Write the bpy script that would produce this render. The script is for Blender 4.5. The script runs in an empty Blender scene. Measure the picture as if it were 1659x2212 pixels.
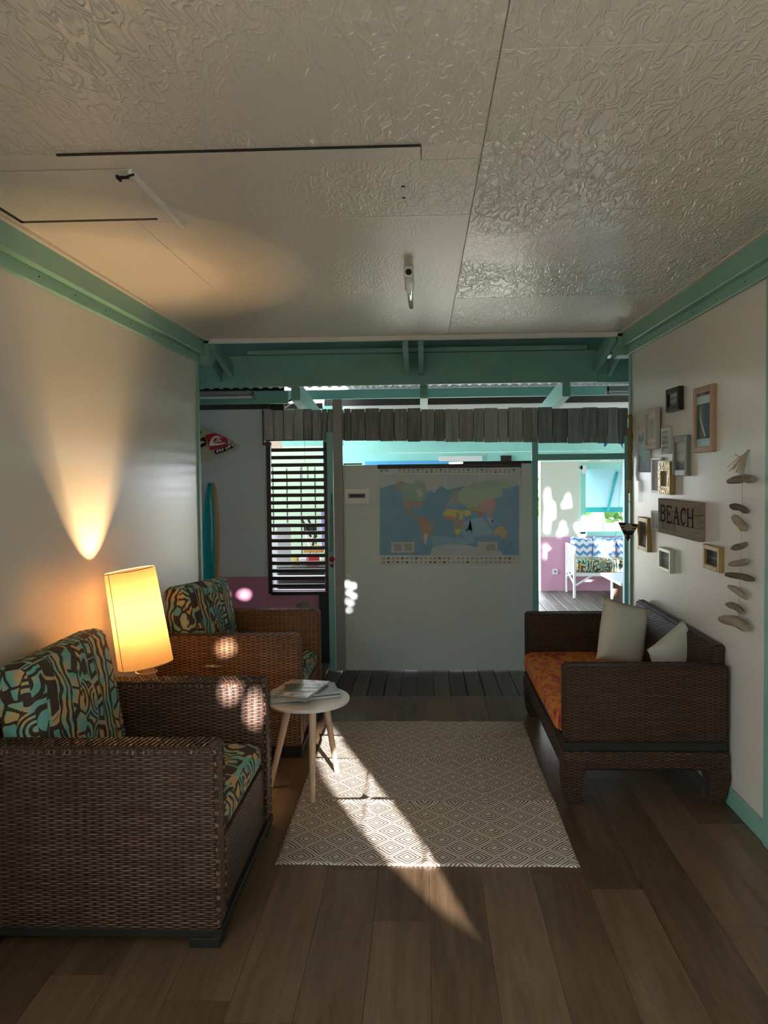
import bpy, bmesh, math, random
from mathutils import Vector, Matrix, geometry, noise
random.seed(7)
C = bpy.context.scene.collection
R_ = math.radians
# ------------------------------------------------------------------ camera, world, sun, exposure
F = 1600.0
PI_, YA, RO, CX, CY = 0.0362, 0.0354, -0.0112, 857.0, 1077.0
EYE = Vector((0, 0, 1.545))
_f = Vector((-math.sin(YA)*math.cos(PI_), math.cos(YA)*math.cos(PI_), -math.sin(PI_)))
_r0 = Vector((math.cos(YA), math.sin(YA), 0)); _u0 = _r0.cross(_f)
_r = _r0*math.cos(RO) + _u0*math.sin(RO); _u = -_r0*math.sin(RO) + _u0*math.cos(RO)
cam_data = bpy.data.cameras.new('camera'); cam = bpy.data.objects.new('camera', cam_data); C.objects.link(cam)
cam.matrix_world = Matrix(((_r.x, _u.x, -_f.x, EYE.x), (_r.y, _u.y, -_f.y, EYE.y), (_r.z, _u.z, -_f.z, EYE.z), (0, 0, 0, 1)))
cam_data.sensor_width = 36; cam_data.lens = F/2212*36
cam_data.shift_x = (829.5-CX)/2212; cam_data.shift_y = (CY-1106)/2212
cam_data.clip_end = 200
bpy.context.scene.camera = cam

world = bpy.data.worlds.new('world'); bpy.context.scene.world = world; world.use_nodes = True
bg = world.node_tree.nodes['Background']
bg.inputs[0].default_value = (0.80, 0.88, 0.96, 1); bg.inputs[1].default_value = 4.0

SUN_EL = R_(11.5); SX = .385                          # travels to +y and -x
_h = 1/math.sqrt(1+SX*SX)
SUND = Vector((-SX*_h*math.cos(SUN_EL), _h*math.cos(SUN_EL), -math.sin(SUN_EL)))
sd = bpy.data.lights.new('sun', 'SUN'); sd.energy = 11; sd.color = (1, .90, .86); sd.angle = R_(.55)
so = bpy.data.objects.new('sun', sd); C.objects.link(so)
so.rotation_euler = SUND.to_track_quat('-Z', 'Y').to_euler(); so.location = (6, -8, 6)

vs = bpy.context.scene.view_settings
vs.view_transform = 'Standard'; vs.look = 'None'; vs.gamma = 1; vs.use_curve_mapping = False
vs.exposure = 1.65

def at(px, py, ax, v):
    d = _f + (px-CX)/F*_r - (py-CY)/F*_u
    k = 'xyz'.index(ax)
    return EYE + d*((v-EYE[k])/d[k])

# ------------------------------------------------------------------ materials
class NT:
    def __init__(s, name):
        s.m = bpy.data.materials.new(name); s.m.use_nodes = True; s.t = s.m.node_tree
        s.b = s.t.nodes['Principled BSDF']; s.b.inputs['Specular IOR Level'].default_value = .4
    def n(s, typ, **kw):
        o = s.t.nodes.new(typ)
        for k, v in kw.items(): setattr(o, k, v)
        return o
    def l(s, a, b): s.t.links.new(a, b)
    def val(s, sock, v):
        if isinstance(v, bpy.types.NodeSocket): s.l(v, sock)
        elif v is not None: sock.default_value = v
    def math(s, op, a, b=None, c=None, clamp=False):
        o = s.n('ShaderNodeMath', operation=op, use_clamp=clamp)
        s.val(o.inputs[0], a); s.val(o.inputs[1], b)
        if c is not None: s.val(o.inputs[2], c)
        return o.outputs[0]
    def mix(s, f, a, b):
        o = s.n('ShaderNodeMix', data_type='RGBA')
        s.val(o.inputs[0], f)
        for i, v in ((6, a), (7, b)): s.val(o.inputs[i], (*v, 1) if isinstance(v, tuple) and len(v) == 3 else v)
        return o.outputs[2]
    def coord(s, kind='UV', scale=(1, 1, 1), rot=(0, 0, 0), loc=(0, 0, 0)):
        tc = s.n('ShaderNodeTexCoord'); mp = s.n('ShaderNodeMapping')
        mp.inputs['Scale'].default_value = scale; mp.inputs['Rotation'].default_value = rot; mp.inputs['Location'].default_value = loc
        s.l(tc.outputs[kind], mp.inputs[0]); return mp.outputs[0]
    def noise(s, v, sc=5, det=3, rough=.5, dist=0):
        o = s.n('ShaderNodeTexNoise'); s.l(v, o.inputs['Vector'])
        o.inputs['Scale'].default_value = sc; o.inputs['Detail'].default_value = det
        o.inputs['Roughness'].default_value = rough; o.inputs['Distortion'].default_value = dist
        return o.outputs['Fac']
    def ramp(s, f, stops, interp='LINEAR'):
        o = s.n('ShaderNodeValToRGB'); o.color_ramp.interpolation = interp; s.val(o.inputs[0], f)
        e = o.color_ramp.elements
        while len(e) < len(stops): e.new(.5)
        for k, (p, c) in enumerate(stops):
            e[k].position = p; e[k].color = (*c, 1) if not isinstance(c, (int, float)) else (c, c, c, 1)
        return o.outputs[0]
    def bump(s, h, st=.3, dist=.01):
        o = s.n('ShaderNodeBump'); o.inputs['Strength'].default_value = st; o.inputs['Distance'].default_value = dist
        s.l(h, o.inputs['Height']); s.l(o.outputs[0], s.b.inputs['Normal']); return o
    def col(s, v): s.val(s.b.inputs['Base Color'], (*v, 1) if isinstance(v, tuple) else v)
    def set(s, **kw):
        for k, v in kw.items(): s.val(s.b.inputs[k.replace('_', ' ')], v)

def paint(name, c, rough=.5, var=.08, sc=3, bump=.0, metal=0, coord='Object', alt=None):
    """plain surface with a little tonal variation of its own"""
    t = NT(name); v = t.coord(coord)
    n = t.noise(v, sc, 4, .6)
    a = tuple(max(0, x*(1-var)) for x in c); b = tuple(min(1, x*(1+var)) for x in c) if alt is None else alt
    t.col(t.mix(n, a, b)); t.set(Roughness=rough, Metallic=metal)
    if bump: t.bump(t.noise(v, sc*18, 3), bump, .004)
    return t.m

def wood(name, dark, light, axis='y', rough=.5, sc=1.0, bump=.2, rnd=.35):
    t = NT(name)
    s = {'x': (1, 12, 12), 'y': (12, 1, 12), 'z': (12, 12, 1)}[axis]
    v0 = t.coord('Object', tuple(q*sc for q in s))
    oi = t.n('ShaderNodeObjectInfo')
    add = t.n('ShaderNodeVectorMath', operation='ADD'); t.l(v0, add.inputs[0])
    cmb = t.n('ShaderNodeCombineXYZ'); r10 = t.math('MULTIPLY', oi.outputs['Random'], 40.0)
    for i in range(3): t.l(r10, cmb.inputs[i])
    t.l(cmb.outputs[0], add.inputs[1]); v = add.outputs[0]
    a = t.noise(v, 2.2, 5, .65, .6); b = t.noise(v, 9, 4, .7)
    f = t.math('ADD', t.math('MULTIPLY', a, .75), t.math('MULTIPLY', b, .25))
    f = t.math('ADD', f, t.math('MULTIPLY', t.math('SUBTRACT', oi.outputs['Random'], .5), rnd))
    t.col(t.ramp(f, [(.28, dark), (.72, light)])); t.set(Roughness=rough)
    if bump: t.bump(b, bump, .003)
    return t.m

def weave(name, dark, mid, lite, pu=.027, pv=.0075, rough=.42):
    t = NT(name); v = t.coord('UV'); sp = t.n('ShaderNodeSeparateXYZ'); t.l(v, sp.inputs[0])
    wob = t.noise(v, 9, 2)
    U = t.math('ADD', sp.outputs[0], t.math('MULTIPLY', wob, .012)); V = t.math('ADD', sp.outputs[1], t.math('MULTIPLY', wob, .006))
    row = t.math('FLOOR', t.math('DIVIDE', V, pv))
    fv = t.math('FRACT', t.math('DIVIDE', V, pv))
    prof = t.math('SINE', t.math('MULTIPLY', fv, math.pi))
    ph = t.math('ADD', t.math('MULTIPLY', U, math.pi/pu), t.math('MULTIPLY', row, math.pi))
    ov = t.math('MULTIPLY_ADD', t.math('COSINE', ph), .5, .5)
    stake = t.math('MULTIPLY', t.math('POWER', t.math('ABSOLUTE', t.math('SINE', t.math('MULTIPLY', U, math.pi/pu))), 6.0), .55)
    h = t.math('MAXIMUM', t.math('MULTIPLY', prof, t.math('POWER', ov, .6)), t.math('MULTIPLY', stake, .8))
    # tint per strand and broad patches
    cell = t.n('ShaderNodeCombineXYZ'); t.l(row, cell.inputs[1]); t.l(t.math('FLOOR', t.math('MULTIPLY', U, 9.0)), cell.inputs[0])
    wn = t.n('ShaderNodeTexWhiteNoise'); t.l(cell.outputs[0], wn.inputs[0])
    big = t.noise(t.coord('UV', (1, .35, 1)), 5, 3)
    f = t.math('MULTIPLY', h, t.math('ADD', t.math('MULTIPLY', wn.outputs[0], .45), t.math('ADD', t.math('MULTIPLY', big, .7), .22)))
    t.col(t.ramp(f, [(.0, dark), (.45, mid), (.95, lite)])); t.set(Roughness=rough)
    t.bump(h, .9, .004)
    return t.m

M = {}
M['wall'] = paint('wall_white_paint', (.71, .67, .60), .26, .03, 2.2, .06)
M['wallleft'] = M['wall']
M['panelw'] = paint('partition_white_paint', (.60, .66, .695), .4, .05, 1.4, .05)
M['mint'] = paint('mint_green_paint', (.22, .45, .36), .42, .16, 3.5, .12, alt=(.27, .50, .41))
M['mintd'] = paint('sea_green_paint', (.19, .41, .36), .45, .22, 4, .15)
M['mintl'] = paint('pale_turquoise_paint', (.34, .74, .66), .45, .1, 3)
M['teal'] = paint('turquoise_post_paint', (.20, .46, .46), .4, .12, 4, .08)
M['pink'] = paint('pink_paint', (.56, .25, .38), .45, .06, 3)
M['pinkl'] = paint('light_pink_paint', (.70, .38, .52), .45, .05, 3)
M['white'] = paint('white_gloss_paint', (.78, .78, .76), .35, .03, 3)
M['cream'] = paint('cream_paint', (.76, .78, .68), .5, .04, 2)
M['black'] = paint('black_paint', (.012, .011, .010), .6, .3, 6)
M['darkwood'] = wood('dark_stained_wood', (.008, .006, .005), (.03, .020, .014), 'x', .4)
M['deckwood'] = wood('weathered_deck_wood', (.035, .030, .027), (.135, .12, .10), 'y', .5, 1, .35, .3)
M['greyplank'] = wood('grey_weathered_plank', (.15, .156, .158), (.44, .455, .455), 'z', .75, 1.2, .5, .3)
M['floorwood'] = wood('brown_vinyl_plank', (.066, .040, .022), (.185, .122, .072), 'y', .32, .9, .05, .24)
M['tablewood'] = wood('beige_leg_wood', (.55, .38, .25), (.72, .54, .40), 'z', .45, 1, .05)
M['tanwood'] = wood('tan_frame_wood', (.30, .16, .08), (.46, .27, .15), 'z', .5, 1, .1)
M['drift'] = wood('driftwood', (.12, .09, .06), (.34, .27, .19), 'y', .8, 2, .4, .6)
M['wicker'] = weave('brown_wicker', (.010, .005, .003), (.098, .050, .033), (.28, .165, .115))
M['wicker_rim'] = weave('braided_wicker_rim', (.016, .008, .005), (.12, .062, .034), (.34, .22, .14), .013, .020)
M['wickerd'] = weave('dark_brown_wicker', (.010, .004, .002), (.055, .024, .012), (.16, .085, .05), .024, .0072, .6)
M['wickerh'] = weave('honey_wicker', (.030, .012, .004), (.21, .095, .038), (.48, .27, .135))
M['metal'] = paint('brushed_steel', (.55, .55, .55), .3, .1, 5, metal=1)
M['gold'] = paint('gold_leaf', (.40, .27, .10), .4, .25, 20, metal=.4)
M['silver'] = paint('silver_frame', (.55, .55, .52), .35, .1, 8, metal=.6)
M['pillow'] = paint('offwhite_pillow_cotton', (.58, .56, .47), .85, .06, 8, .3)
M['paper'] = paint('paper_white', (.62, .61, .57), .5, .03, 5)
M['blueprint'] = paint('blue_cover_paper', (.16, .27, .40), .35, .12, 6)
M['greyblue'] = paint('greyblue_cover_paper', (.30, .38, .46), .35, .12, 6)
M['red'] = paint('red_print', (.42, .02, .03), .3, .06, 5)
M['ground'] = paint('sandy_ground', (.42, .38, .30), .9, .2, 2)
M['outgreen'] = paint('pale_green_fence_paint', (.16, .20, .14), .5, .1, 2)
M['beige'] = paint('beige_curtain_cloth', (.62, .47, .36), .7, .1, 4)
M['lilac'] = paint('lilac_plastic', (.35, .27, .6), .4, .1, 4)
M['grey'] = paint('grey_plastic', (.30, .30, .30), .5, .1, 4)
M['leaf'] = paint('green_leaf', (.10, .27, .05), .45, .4, 6)
M['leafl'] = paint('yellow_green_leaf', (.32, .50, .14), .45, .3, 6)
M['bark'] = paint('pale_bark', (.34, .30, .30), .8, .2, 12, .4)
M['yellow'] = paint('yellow_paint', (.62, .5, .06), .5, .1, 5)
M['orange'] = paint('orange_resin', (.52, .27, .07), .2, .1, 5)
M['boardteal'] = paint('teal_resin', (.01, .30, .33), .12, .12, 2)
M['boardcream'] = paint('cream_resin', (.50, .46, .32), .25, .06, 3)
M['navy'] = paint('blue_paint', (.02, .12, .42), .4, .1, 5)
M['skyblue'] = paint('light_blue_shutter_paint', (.36, .66, .80), .45, .05, 2)
M['ink'] = paint('matte_black_ink', (.018, .014, .012), .95, .2, 9); bpy.data.materials['matte_black_ink'].node_tree.nodes['Principled BSDF'].inputs['Specular IOR Level'].default_value = .1
M['raffia'] = paint('raffia', (.42, .34, .25), .8, .15, 30)

def corrug():
    t = NT('grey_corrugated_sheet'); t.col((.42, .44, .50)); t.set(Roughness=.45, Metallic=.3); return t.m
M['corr'] = corrug()

def ceil(name, crinkle):
    t = NT(name); v = t.coord('Object', (1, 1, 1))
    big = t.noise(v, 1.1, 3)
    t.col(t.mix(big, (.64, .58, .49), (.70, .64, .555)))
    # ropey roller-paint wrinkles, drawn out along the sheet
    v2 = t.coord('Object', (24, 9, 10)); w = t.noise(v2, 1.25, 2, .5, .9)
    ridge = t.math('ABSOLUTE', t.math('SUBTRACT', w, .5))
    ridge = t.math('SUBTRACT', 1.0, t.math('MULTIPLY', ridge, 11.0), clamp=True)
    mask = t.ramp(t.noise(v, .9, 2), [(.38, .12), (.58, 1.0)])
    fine = t.noise(t.coord('Object', (40, 40, 40)), 3, 3)
    h = t.math('ADD', t.math('MULTIPLY', t.math('MULTIPLY', ridge, mask), crinkle), t.math('MULTIPLY', fine, .22))
    t.set(Roughness=.2 if crinkle > .5 else .3)
    t.b.inputs['Specular IOR Level'].default_value = 1.0
    t.bump(h, .6, .006)
    return t.m
M['ceil'] = ceil('crinkled_gloss_ceiling_paint', 1.0)
M['ceils'] = ceil('smooth_ceiling_paint', .18)
M['ceilm'] = ceil('lightly_crinkled_ceiling_paint', .45)

def rugmat():
    t = NT('diamond_rug_weave'); v = t.coord('UV'); sp = t.n('ShaderNodeSeparateXYZ'); t.l(v, sp.inputs[0])
    wob = t.math('MULTIPLY', t.noise(v, 14, 2), .012)
    fx = t.math('FRACT', t.math('DIVIDE', t.math('ADD', sp.outputs[0], wob), .142)); fy = t.math('FRACT', t.math('DIVIDE', t.math('ADD', sp.outputs[1], wob), .142))
    ax = t.math('MULTIPLY', t.math('ABSOLUTE', t.math('SUBTRACT', fx, .5)), 2.0)
    ay = t.math('MULTIPLY', t.math('ABSOLUTE', t.math('SUBTRACT', fy, .5)), 2.0)
    s = t.math('SUBTRACT', 1.0, t.math('ABSOLUTE', t.math('SUBTRACT', 1.0, t.math('ADD', ax, ay))))
    lines = 0
    acc = None
    for c, w in ((.27, .05), (.52, .055), (.76, .055), (1.0, .03)):
        m = t.math('LESS_THAN', t.math('ABSOLUTE', t.math('SUBTRACT', s, c)), w)
        acc = m if acc is None else t.math('MAXIMUM', acc, m)
    grain = t.noise(t.coord('UV', (300, 60, 1)), 1, 2)
    acc = t.math('MULTIPLY', acc, t.math('MULTIPLY_ADD', grain, .35, .8), clamp=True)
    t.col(t.mix(acc, (.66, .60, .51), (.09, .06, .04))); t.set(Roughness=.9)
    t.bump(t.noise(t.coord('UV', (500, 250, 1)), 1, 2), .4, .002)
    return t.m
M['rug'] = rugmat()

def tribal(name, off=0.0):
    t = NT(name); v = t.coord('UV', (1, 1, 1), (0, 0, .1), (off, off*.7, off))
    dn = t.n('ShaderNodeTexNoise'); t.l(v, dn.inputs['Vector']); dn.inputs['Scale'].default_value = 7; dn.inputs['Detail'].default_value = 1
    ds = t.n('ShaderNodeVectorMath', operation='MULTIPLY_ADD'); t.l(dn.outputs['Color'], ds.inputs[0])
    ds.inputs[1].default_value = (.07, .07, 0); t.l(v, ds.inputs[2]); w = ds.outputs[0]
    def vor(sc, feat='F1', metric='EUCLIDEAN', rnd=1.0, vec=None):
        o = t.n('ShaderNodeTexVoronoi', feature=feat)
        if feat != 'DISTANCE_TO_EDGE': o.distance = metric
        o.inputs['Scale'].default_value = sc; o.inputs['Randomness'].default_value = rnd; t.l(vec or w, o.inputs['Vector']); return o
    a = vor(7.5); rings = t.math('SINE', t.math('MULTIPLY', a.outputs['Distance'], 42.0))
    b = vor(13, 'F1', 'CHEBYCHEV', .35); sq = t.math('SINE', t.math('MULTIPLY', b.outputs['Distance'], 15.0))
    e = vor(17, 'DISTANCE_TO_EDGE'); cells = t.math('MULTIPLY', t.math('SUBTRACT', e.outputs['Distance'], .09), 8.0)
    wv = t.n('ShaderNodeTexWave', wave_type='BANDS'); t.l(w, wv.inputs[0]); wv.inputs['Scale'].default_value = 9; wv.inputs['Distortion'].default_value = 5; wv.inputs['Detail'].default_value = 1; wv.inputs['Detail Scale'].default_value = 1.6
    wav = t.math('SUBTRACT', wv.outputs['Fac'], .42)
    # broad vertical bands each with their own motif
    sp = t.n('ShaderNodeSeparateXYZ'); t.l(w, sp.inputs[0])
    band = t.math('FRACT', t.math('MULTIPLY', sp.outputs[0], 3.2))
    m1 = t.math('LESS_THAN', band, .30); m2 = t.math('LESS_THAN', band, .52); m3 = t.math('LESS_THAN', band, .78)
    def sel(m, x, y): return t.math('ADD', t.math('MULTIPLY', m, x), t.math('MULTIPLY', t.math('SUBTRACT', 1.0, m), y))
    h = sel(m1, wav, sel(m2, cells, sel(m3, rings, sq)))
    on = t.math('GREATER_THAN', h, 0.0)
    tint = t.ramp(t.noise(t.coord('UV', (5, 5, 5), loc=(off, 0, 0)), 2.4, 1), [(.42, (.17, .44, .42)), (.50, (.32, .48, .35)), (.58, (.58, .40, .17))])
    t.col(t.mix(on, (.058, .036, .025), tint)); t.set(Roughness=.75)
    t.bump(t.noise(t.coord('UV', (300, 300, 1)), 1, 2), .25, .002)
    return t.m
M['tribal'] = tribal('tribal_print_cotton'); M['tribal2'] = tribal('tribal_print_cotton_two', 3.7)

def floral():
    t = NT('orange_floral_cotton'); v = t.coord('UV', (2.0, 1.3, 1))
    n = t.noise(v, 4.2, 2, .5, 1.1)
    c = t.ramp(n, [(.25, (.12, .03, .03)), (.36, (.50, .05, .04)), (.43, (.56, .17, .02)), (.50, (.62, .28, .04)), (.56, (.55, .13, .02)), (.62, (.52, .04, .14)), (.72, (.62, .30, .05))])
    ln = t.noise(v, 7, 1, .5, 1.8); line = t.math('LESS_THAN', t.math('ABSOLUTE', t.math('SUBTRACT', ln, .5)), .012)
    t.col(t.mix(t.math('MULTIPLY', line, .7), c, (.66, .42, .16))); t.set(Roughness=.8)
    t.bump(t.noise(t.coord('UV', (300, 300, 1)), 1, 2), .25, .002); return t.m
M['floral'] = floral()

def chevron():
    t = NT('blue_chevron_cotton'); v = t.coord('UV'); sp = t.n('ShaderNodeSeparateXYZ'); t.l(v, sp.inputs[0])
    z = t.math('MULTIPLY', t.math('PINGPONG', sp.outputs[0], .045), .8)
    f = t.math('FRACT', t.math('DIVIDE', t.math('ADD', sp.outputs[1], z), .085))
    t.col(t.mix(t.math('LESS_THAN', f, .45), (.78, .80, .82), (.12, .28, .62))); t.set(Roughness=.8); return t.m
M['chev'] = chevron()

def shademat():
    t = NT('lampshade_cloth'); t.t.nodes.remove(t.b)
    d = t.n('ShaderNodeBsdfDiffuse'); tr = t.n('ShaderNodeBsdfTranslucent'); mx = t.n('ShaderNodeMixShader')
    w = t.noise(t.coord('Object', (1, 1, 1)), 60, 2)
    col = t.mix(w, (.165, .10, .046), (.185, .112, .053))
    t.l(col, d.inputs[0]); t.l(col, tr.inputs[0]); mx.inputs[0].default_value = .58
    t.l(d.outputs[0], mx.inputs[1]); t.l(tr.outputs[0], mx.inputs[2])
    t.l(mx.outputs[0], t.t.nodes['Material Output'].inputs[0]); return t.m
M['shade'] = shademat()
def glass(name, col=(1, 1, 1), rough=.03):
    t = NT(name); t.col(col); t.set(Roughness=rough, Transmission_Weight=1.0, IOR=1.45); return t.m
M['glass'] = glass('clear_glass')
def bulbm():
    t = NT('glowing_bulb_glass'); t.col((1, .9, .7)); t.set(Emission_Color=(1, .72, .38, 1), Emission_Strength=8.0); return t.m
M['bulb'] = bulbm()
def picture(name, stops, sc=5, axis=2, dist=1.5):
    t = NT(name); v = t.coord('Generated', (1, 1, 1)); sp = t.n('ShaderNodeSeparateXYZ'); t.l(v, sp.inputs[0])
    n = t.noise(v, sc, 3, .5, dist)
    f = t.math('ADD', sp.outputs[axis], t.math('MULTIPLY', t.math('SUBTRACT', n, .5), .45))
    t.col(t.ramp(f, stops)); t.set(Roughness=.55, Specular_IOR_Level=.2); return t.m

# ------------------------------------------------------------------ mesh helpers
def bx(bm, x0, x1, y0, y1, z0, z1, bev=0, seg=1):
    r = bmesh.ops.create_cube(bm, size=1)
    vs_ = r['verts']
    for v in vs_: v.co = Vector(((x0+x1)/2+v.co.x*(x1-x0), (y0+y1)/2+v.co.y*(y1-y0), (z0+z1)/2+v.co.z*(z1-z0)))
    if bev:
        e = list({e for v in vs_ for e in v.link_edges})
        bmesh.ops.bevel(bm, geom=e, offset=bev, segments=seg, profile=.5, affect='EDGES')
def sweep(bm, pts, rad, n=10, flat=None, cap=True, up=None):
    """tube through pts; rad scalar or list; flat=(a,b) makes a rounded-rectangle section"""
    pts = [Vector(p) for p in pts]; k = len(pts)
    rad = [rad]*k if isinstance(rad, (int, float)) else rad
    rings = []; ref = Vector(up) if up else None
    for i, p in enumerate(pts):
        d = (pts[min(i+1, k-1)]-pts[max(i-1, 0)]).normalized()
        r0 = ref if ref else (Vector((0, 0, 1)) if abs(d.z) < .9 else Vector((1, 0, 0)))
        a = d.cross(r0).normalized(); b = a.cross(d).normalized()
        if not up: ref = b
        ring = []
        for j in range(n):
            t = 2*math.pi*(j+.5)/n; c, s = math.cos(t), math.sin(t)
            if flat:
                q = 1/max(abs(c), abs(s)); q = 1+(q-1)*.75
                c *= q*flat[0]; s *= q*flat[1]
            ring.append(bm.verts.new(p+(a*c+b*s)*rad[i]))
        rings.append(ring)
    for r1, r2 in zip(rings, rings[1:]):
        for j in range(n): bm.faces.new((r1[j], r1[(j+1) % n], r2[(j+1) % n], r2[j]))
    if cap:
        bm.faces.new(rings[0]); bm.faces.new(rings[-1][::-1])
def lathe(bm, prof, n=32, mat=None):
    rings = [[bm.verts.new((r*math.cos(2*math.pi*j/n), r*math.sin(2*math.pi*j/n), z)) for j in range(n)] for r, z in prof]
    for a, b in zip(rings, rings[1:]):
        for j in range(n): bm.faces.new((a[j], a[(j+1) % n], b[(j+1) % n], b[j]))
    bm.faces.new(rings[0][::-1]); bm.faces.new(rings[-1])
    if mat is not None:
        for r in rings:
            for v in r: v.co = mat @ v.co
def soft(bm, sx, sy, sz, r, bulge=0.0, n=10, mat=None, pinch=0):
    """cushion: rounded box of full size sx sy sz, bulging in z"""
    t = bmesh.new(); bmesh.ops.create_cube(t, size=1); bmesh.ops.subdivide_edges(t, edges=t.edges[:], cuts=n, use_grid_fill=True)
    for v in t.verts:
        p = Vector((v.co.x*sx, v.co.y*sy, v.co.z*sz))
        c = Vector([max(-(s/2-r), min(s/2-r, q)) for s, q in zip((sx, sy, sz), p)])
        d = p-c
        if d.length > 1e-6: p = c+d.normalized()*r
        u, w = p.x/(sx/2), p.y/(sy/2)
        p.z *= 1+bulge*max(0, (1-u*u))*max(0, (1-w*w))
        v.co = p
    bmesh.ops.transform(t, matrix=mat or Matrix(), verts=t.verts)
    me = bpy.data.meshes.new('t'); t.to_mesh(me); t.free(); bm.from_mesh(me); bpy.data.meshes.remove(me)
def pillow(bm, w, h, th, mat, n=14, seed=0):
    rows = {}
    for side in (1, -1):
        for i in range(n+1):
            for j in range(n+1):
                u, v = 2*i/n-1, 2*j/n-1
                if side == -1 and (i in (0, n) or j in (0, n)): rows[(side, i, j)] = rows[(1, i, j)]; continue
                e = max(0, (1-u*u))*max(0, (1-v*v))
                z = side*th/2*e**.38
                pin = 1-.07*(1-abs(u)**3*1.0)*abs(v)**8 if abs(v) > abs(u) else 1-.07*(1-abs(v)**3)*abs(u)**8
                z += side*.006*noise.noise(Vector((u*2.5+seed, v*2.5, side)))*(1 if e > 0 else 0)
                x = u*w/2*(1-.06*(1-v*v)*(abs(u)**2)); y = v*h/2*(1-.06*(1-u*u)*(abs(v)**2))
                rows[(side, i, j)] = bm.verts.new(mat @ Vector((x, y, z)))
    for side in (1, -1):
        for i in range(n):
            for j in range(n):
                q = [rows[(side, i, j)], rows[(side, i+1, j)], rows[(side, i+1, j+1)], rows[(side, i, j+1)]]
                bm.faces.new(q if side == 1 else q[::-1])

def box_uv(me):
    uv = me.uv_layers.new(name='UVMap')
    co = [v.co.copy() for v in me.vertices]
    for p in me.polygons:
        n = p.normal; ax, ay, az = abs(n.x), abs(n.y), abs(n.z)
        for li in p.loop_indices:
            c = co[me.loops[li].vertex_index]
            uv.data[li].uv = (c.x, c.y) if az >= ax and az >= ay else ((c.y, c.z) if ax >= ay else (c.x, c.z))

def obj(name, bm, mat, parent=None, smooth=False, kind=None, label=None):
    me = bpy.data.meshes.new(name)
    bmesh.ops.recalc_face_normals(bm, faces=bm.faces[:]); bm.to_mesh(me); bm.free()
    for m in (mat if isinstance(mat, (list, tuple)) else [mat]): me.materials.append(m)
    box_uv(me)
    if smooth:
        for p in me.polygons: p.use_smooth = True
        if smooth != 'all':
            me.set_sharp_from_angle(angle=R_(40))
    o = bpy.data.objects.new(name, me); C.objects.link(o)
    if parent is not None:
        o.parent = parent
        if parent.type == 'EMPTY' : o.matrix_parent_inverse = Matrix.Translation(-Vector(parent['base'])) if 'base' in parent else Matrix()
    if kind: o['kind'] = kind
    if label: o['label'] = label
    return o
def B(name, mat, parent, *args, bev=0, seg=1, smooth=False, label=None, kind=None):
    bm = bmesh.new(); bx(bm, *args, bev=bev, seg=seg); return obj(name, bm, mat, parent, smooth, kind, label)
def tag(o, label, cat, group=None, kind=None):
    o['label'] = label; o['category'] = cat
    if group: o['group'] = group
    if kind: o['kind'] = kind
    return o
def thing(name, loc, label, cat, group=None):
    o = bpy.data.objects.new(name, None); C.objects.link(o); o.location = loc; o['base'] = list(loc)
    o.empty_display_size = .1
    return tag(o, label, cat, group)
def struct(name, bm, mat, parent=None, smooth=False): return obj(name, bm, mat, parent, smooth, 'structure')
def SB(name, mat, *a, bev=0, parent=None): return B(name, mat, parent, *a, bev=bev, kind='structure')
def extr(bm, pts, vec, mi=0):
    """prism from a planar outline"""
    a = [bm.verts.new(p) for p in pts]; b = [bm.verts.new(Vector(p)+Vector(vec)) for p in pts]; n = len(pts)
    fs = [bm.faces.new(a), bm.faces.new(b[::-1])]+[bm.faces.new((a[i], a[(i+1) % n], b[(i+1) % n], b[i])) for i in range(n)]
    for f in fs: f.material_index = mi

# ------------------------------------------------------------------ room shell
XL, XR, ZC, DE = -1.538, 1.401, 2.465, 5.048
YB = -4.0
PY = 5.71                                           # front face of the map partition
# floor: sub-floor and separate planks
fl = SB('floor', M['black'], XL-.08, XR+.08, YB, DE, -.06, -.004)
pw = .196; k = 0
x = XL-.02
while x < XR:
    y = YB + random.uniform(-.9, 0)
    while y < DE:
        L = random.choice([.92, 1.22, 1.22])
        y0, y1 = max(y, YB), min(y+L, DE)
        if y1-y0 > .03 and y1 > .8:
            bm = bmesh.new(); bx(bm, x+.0006, min(x+pw-.0006, XR+.02), y0+.0006, y1-.0006, -.004, 0)
            obj('floor_plank', bm, M['floorwood'], fl)
        elif y1-y0 > .03:
            bm = bmesh.new(); bx(bm, x+.0006, min(x+pw-.0006, XR+.02), y0+.0006, y1-.0006, -.004, 0)
            obj('floor_plank', bm, M['floorwood'], fl)
        y += L
    x += pw
# deck boards beyond the room, running on into the veranda
dk = SB('deck', M['black'], -2.6, 4.6, DE, 9.62, -.16, -.06)
x = -.404-.117*18
i = 0
while x < 4.5:
    g = random.uniform(.004, .008)
    for (ya, yb) in ((DE+.004, 6.9), (6.906, 9.6)):
        B('deck_board', M['deckwood'], dk, x+g/2, x+.117-g/2, ya, yb, -.035, -.004+random.uniform(-.002, .002), bev=.003)
    x += .117

# left wall with an unseen window added behind the camera for sky light
bm = bmesh.new()
wy0, wy1, wz0, wz1 = -3.3, .3, .35, 2.30
bx(bm, XL-.07, XL, wy1, DE, 0, ZC+.02); bx(bm, XL-.07, XL, YB, wy0, 0, ZC+.02)
bx(bm, XL-.07, XL, wy0, wy1, 0, wz0); bx(bm, XL-.07, XL, wy0, wy1, wz1, ZC+.02)
struct('wall_left', bm, M['wall'])
bm = bmesh.new()
for a in ((wy0, wy0+.05, wz0, wz1), (wy1-.05, wy1, wz0, wz1), (wy0, wy1, wz0, wz0+.05), (wy0, wy1, wz1-.05, wz1), (-1.73, -1.67, wz0, wz1)):
    bx(bm, XL-.05, XL-.01, *a)
struct('added_window', bm, M['mint'])
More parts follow.
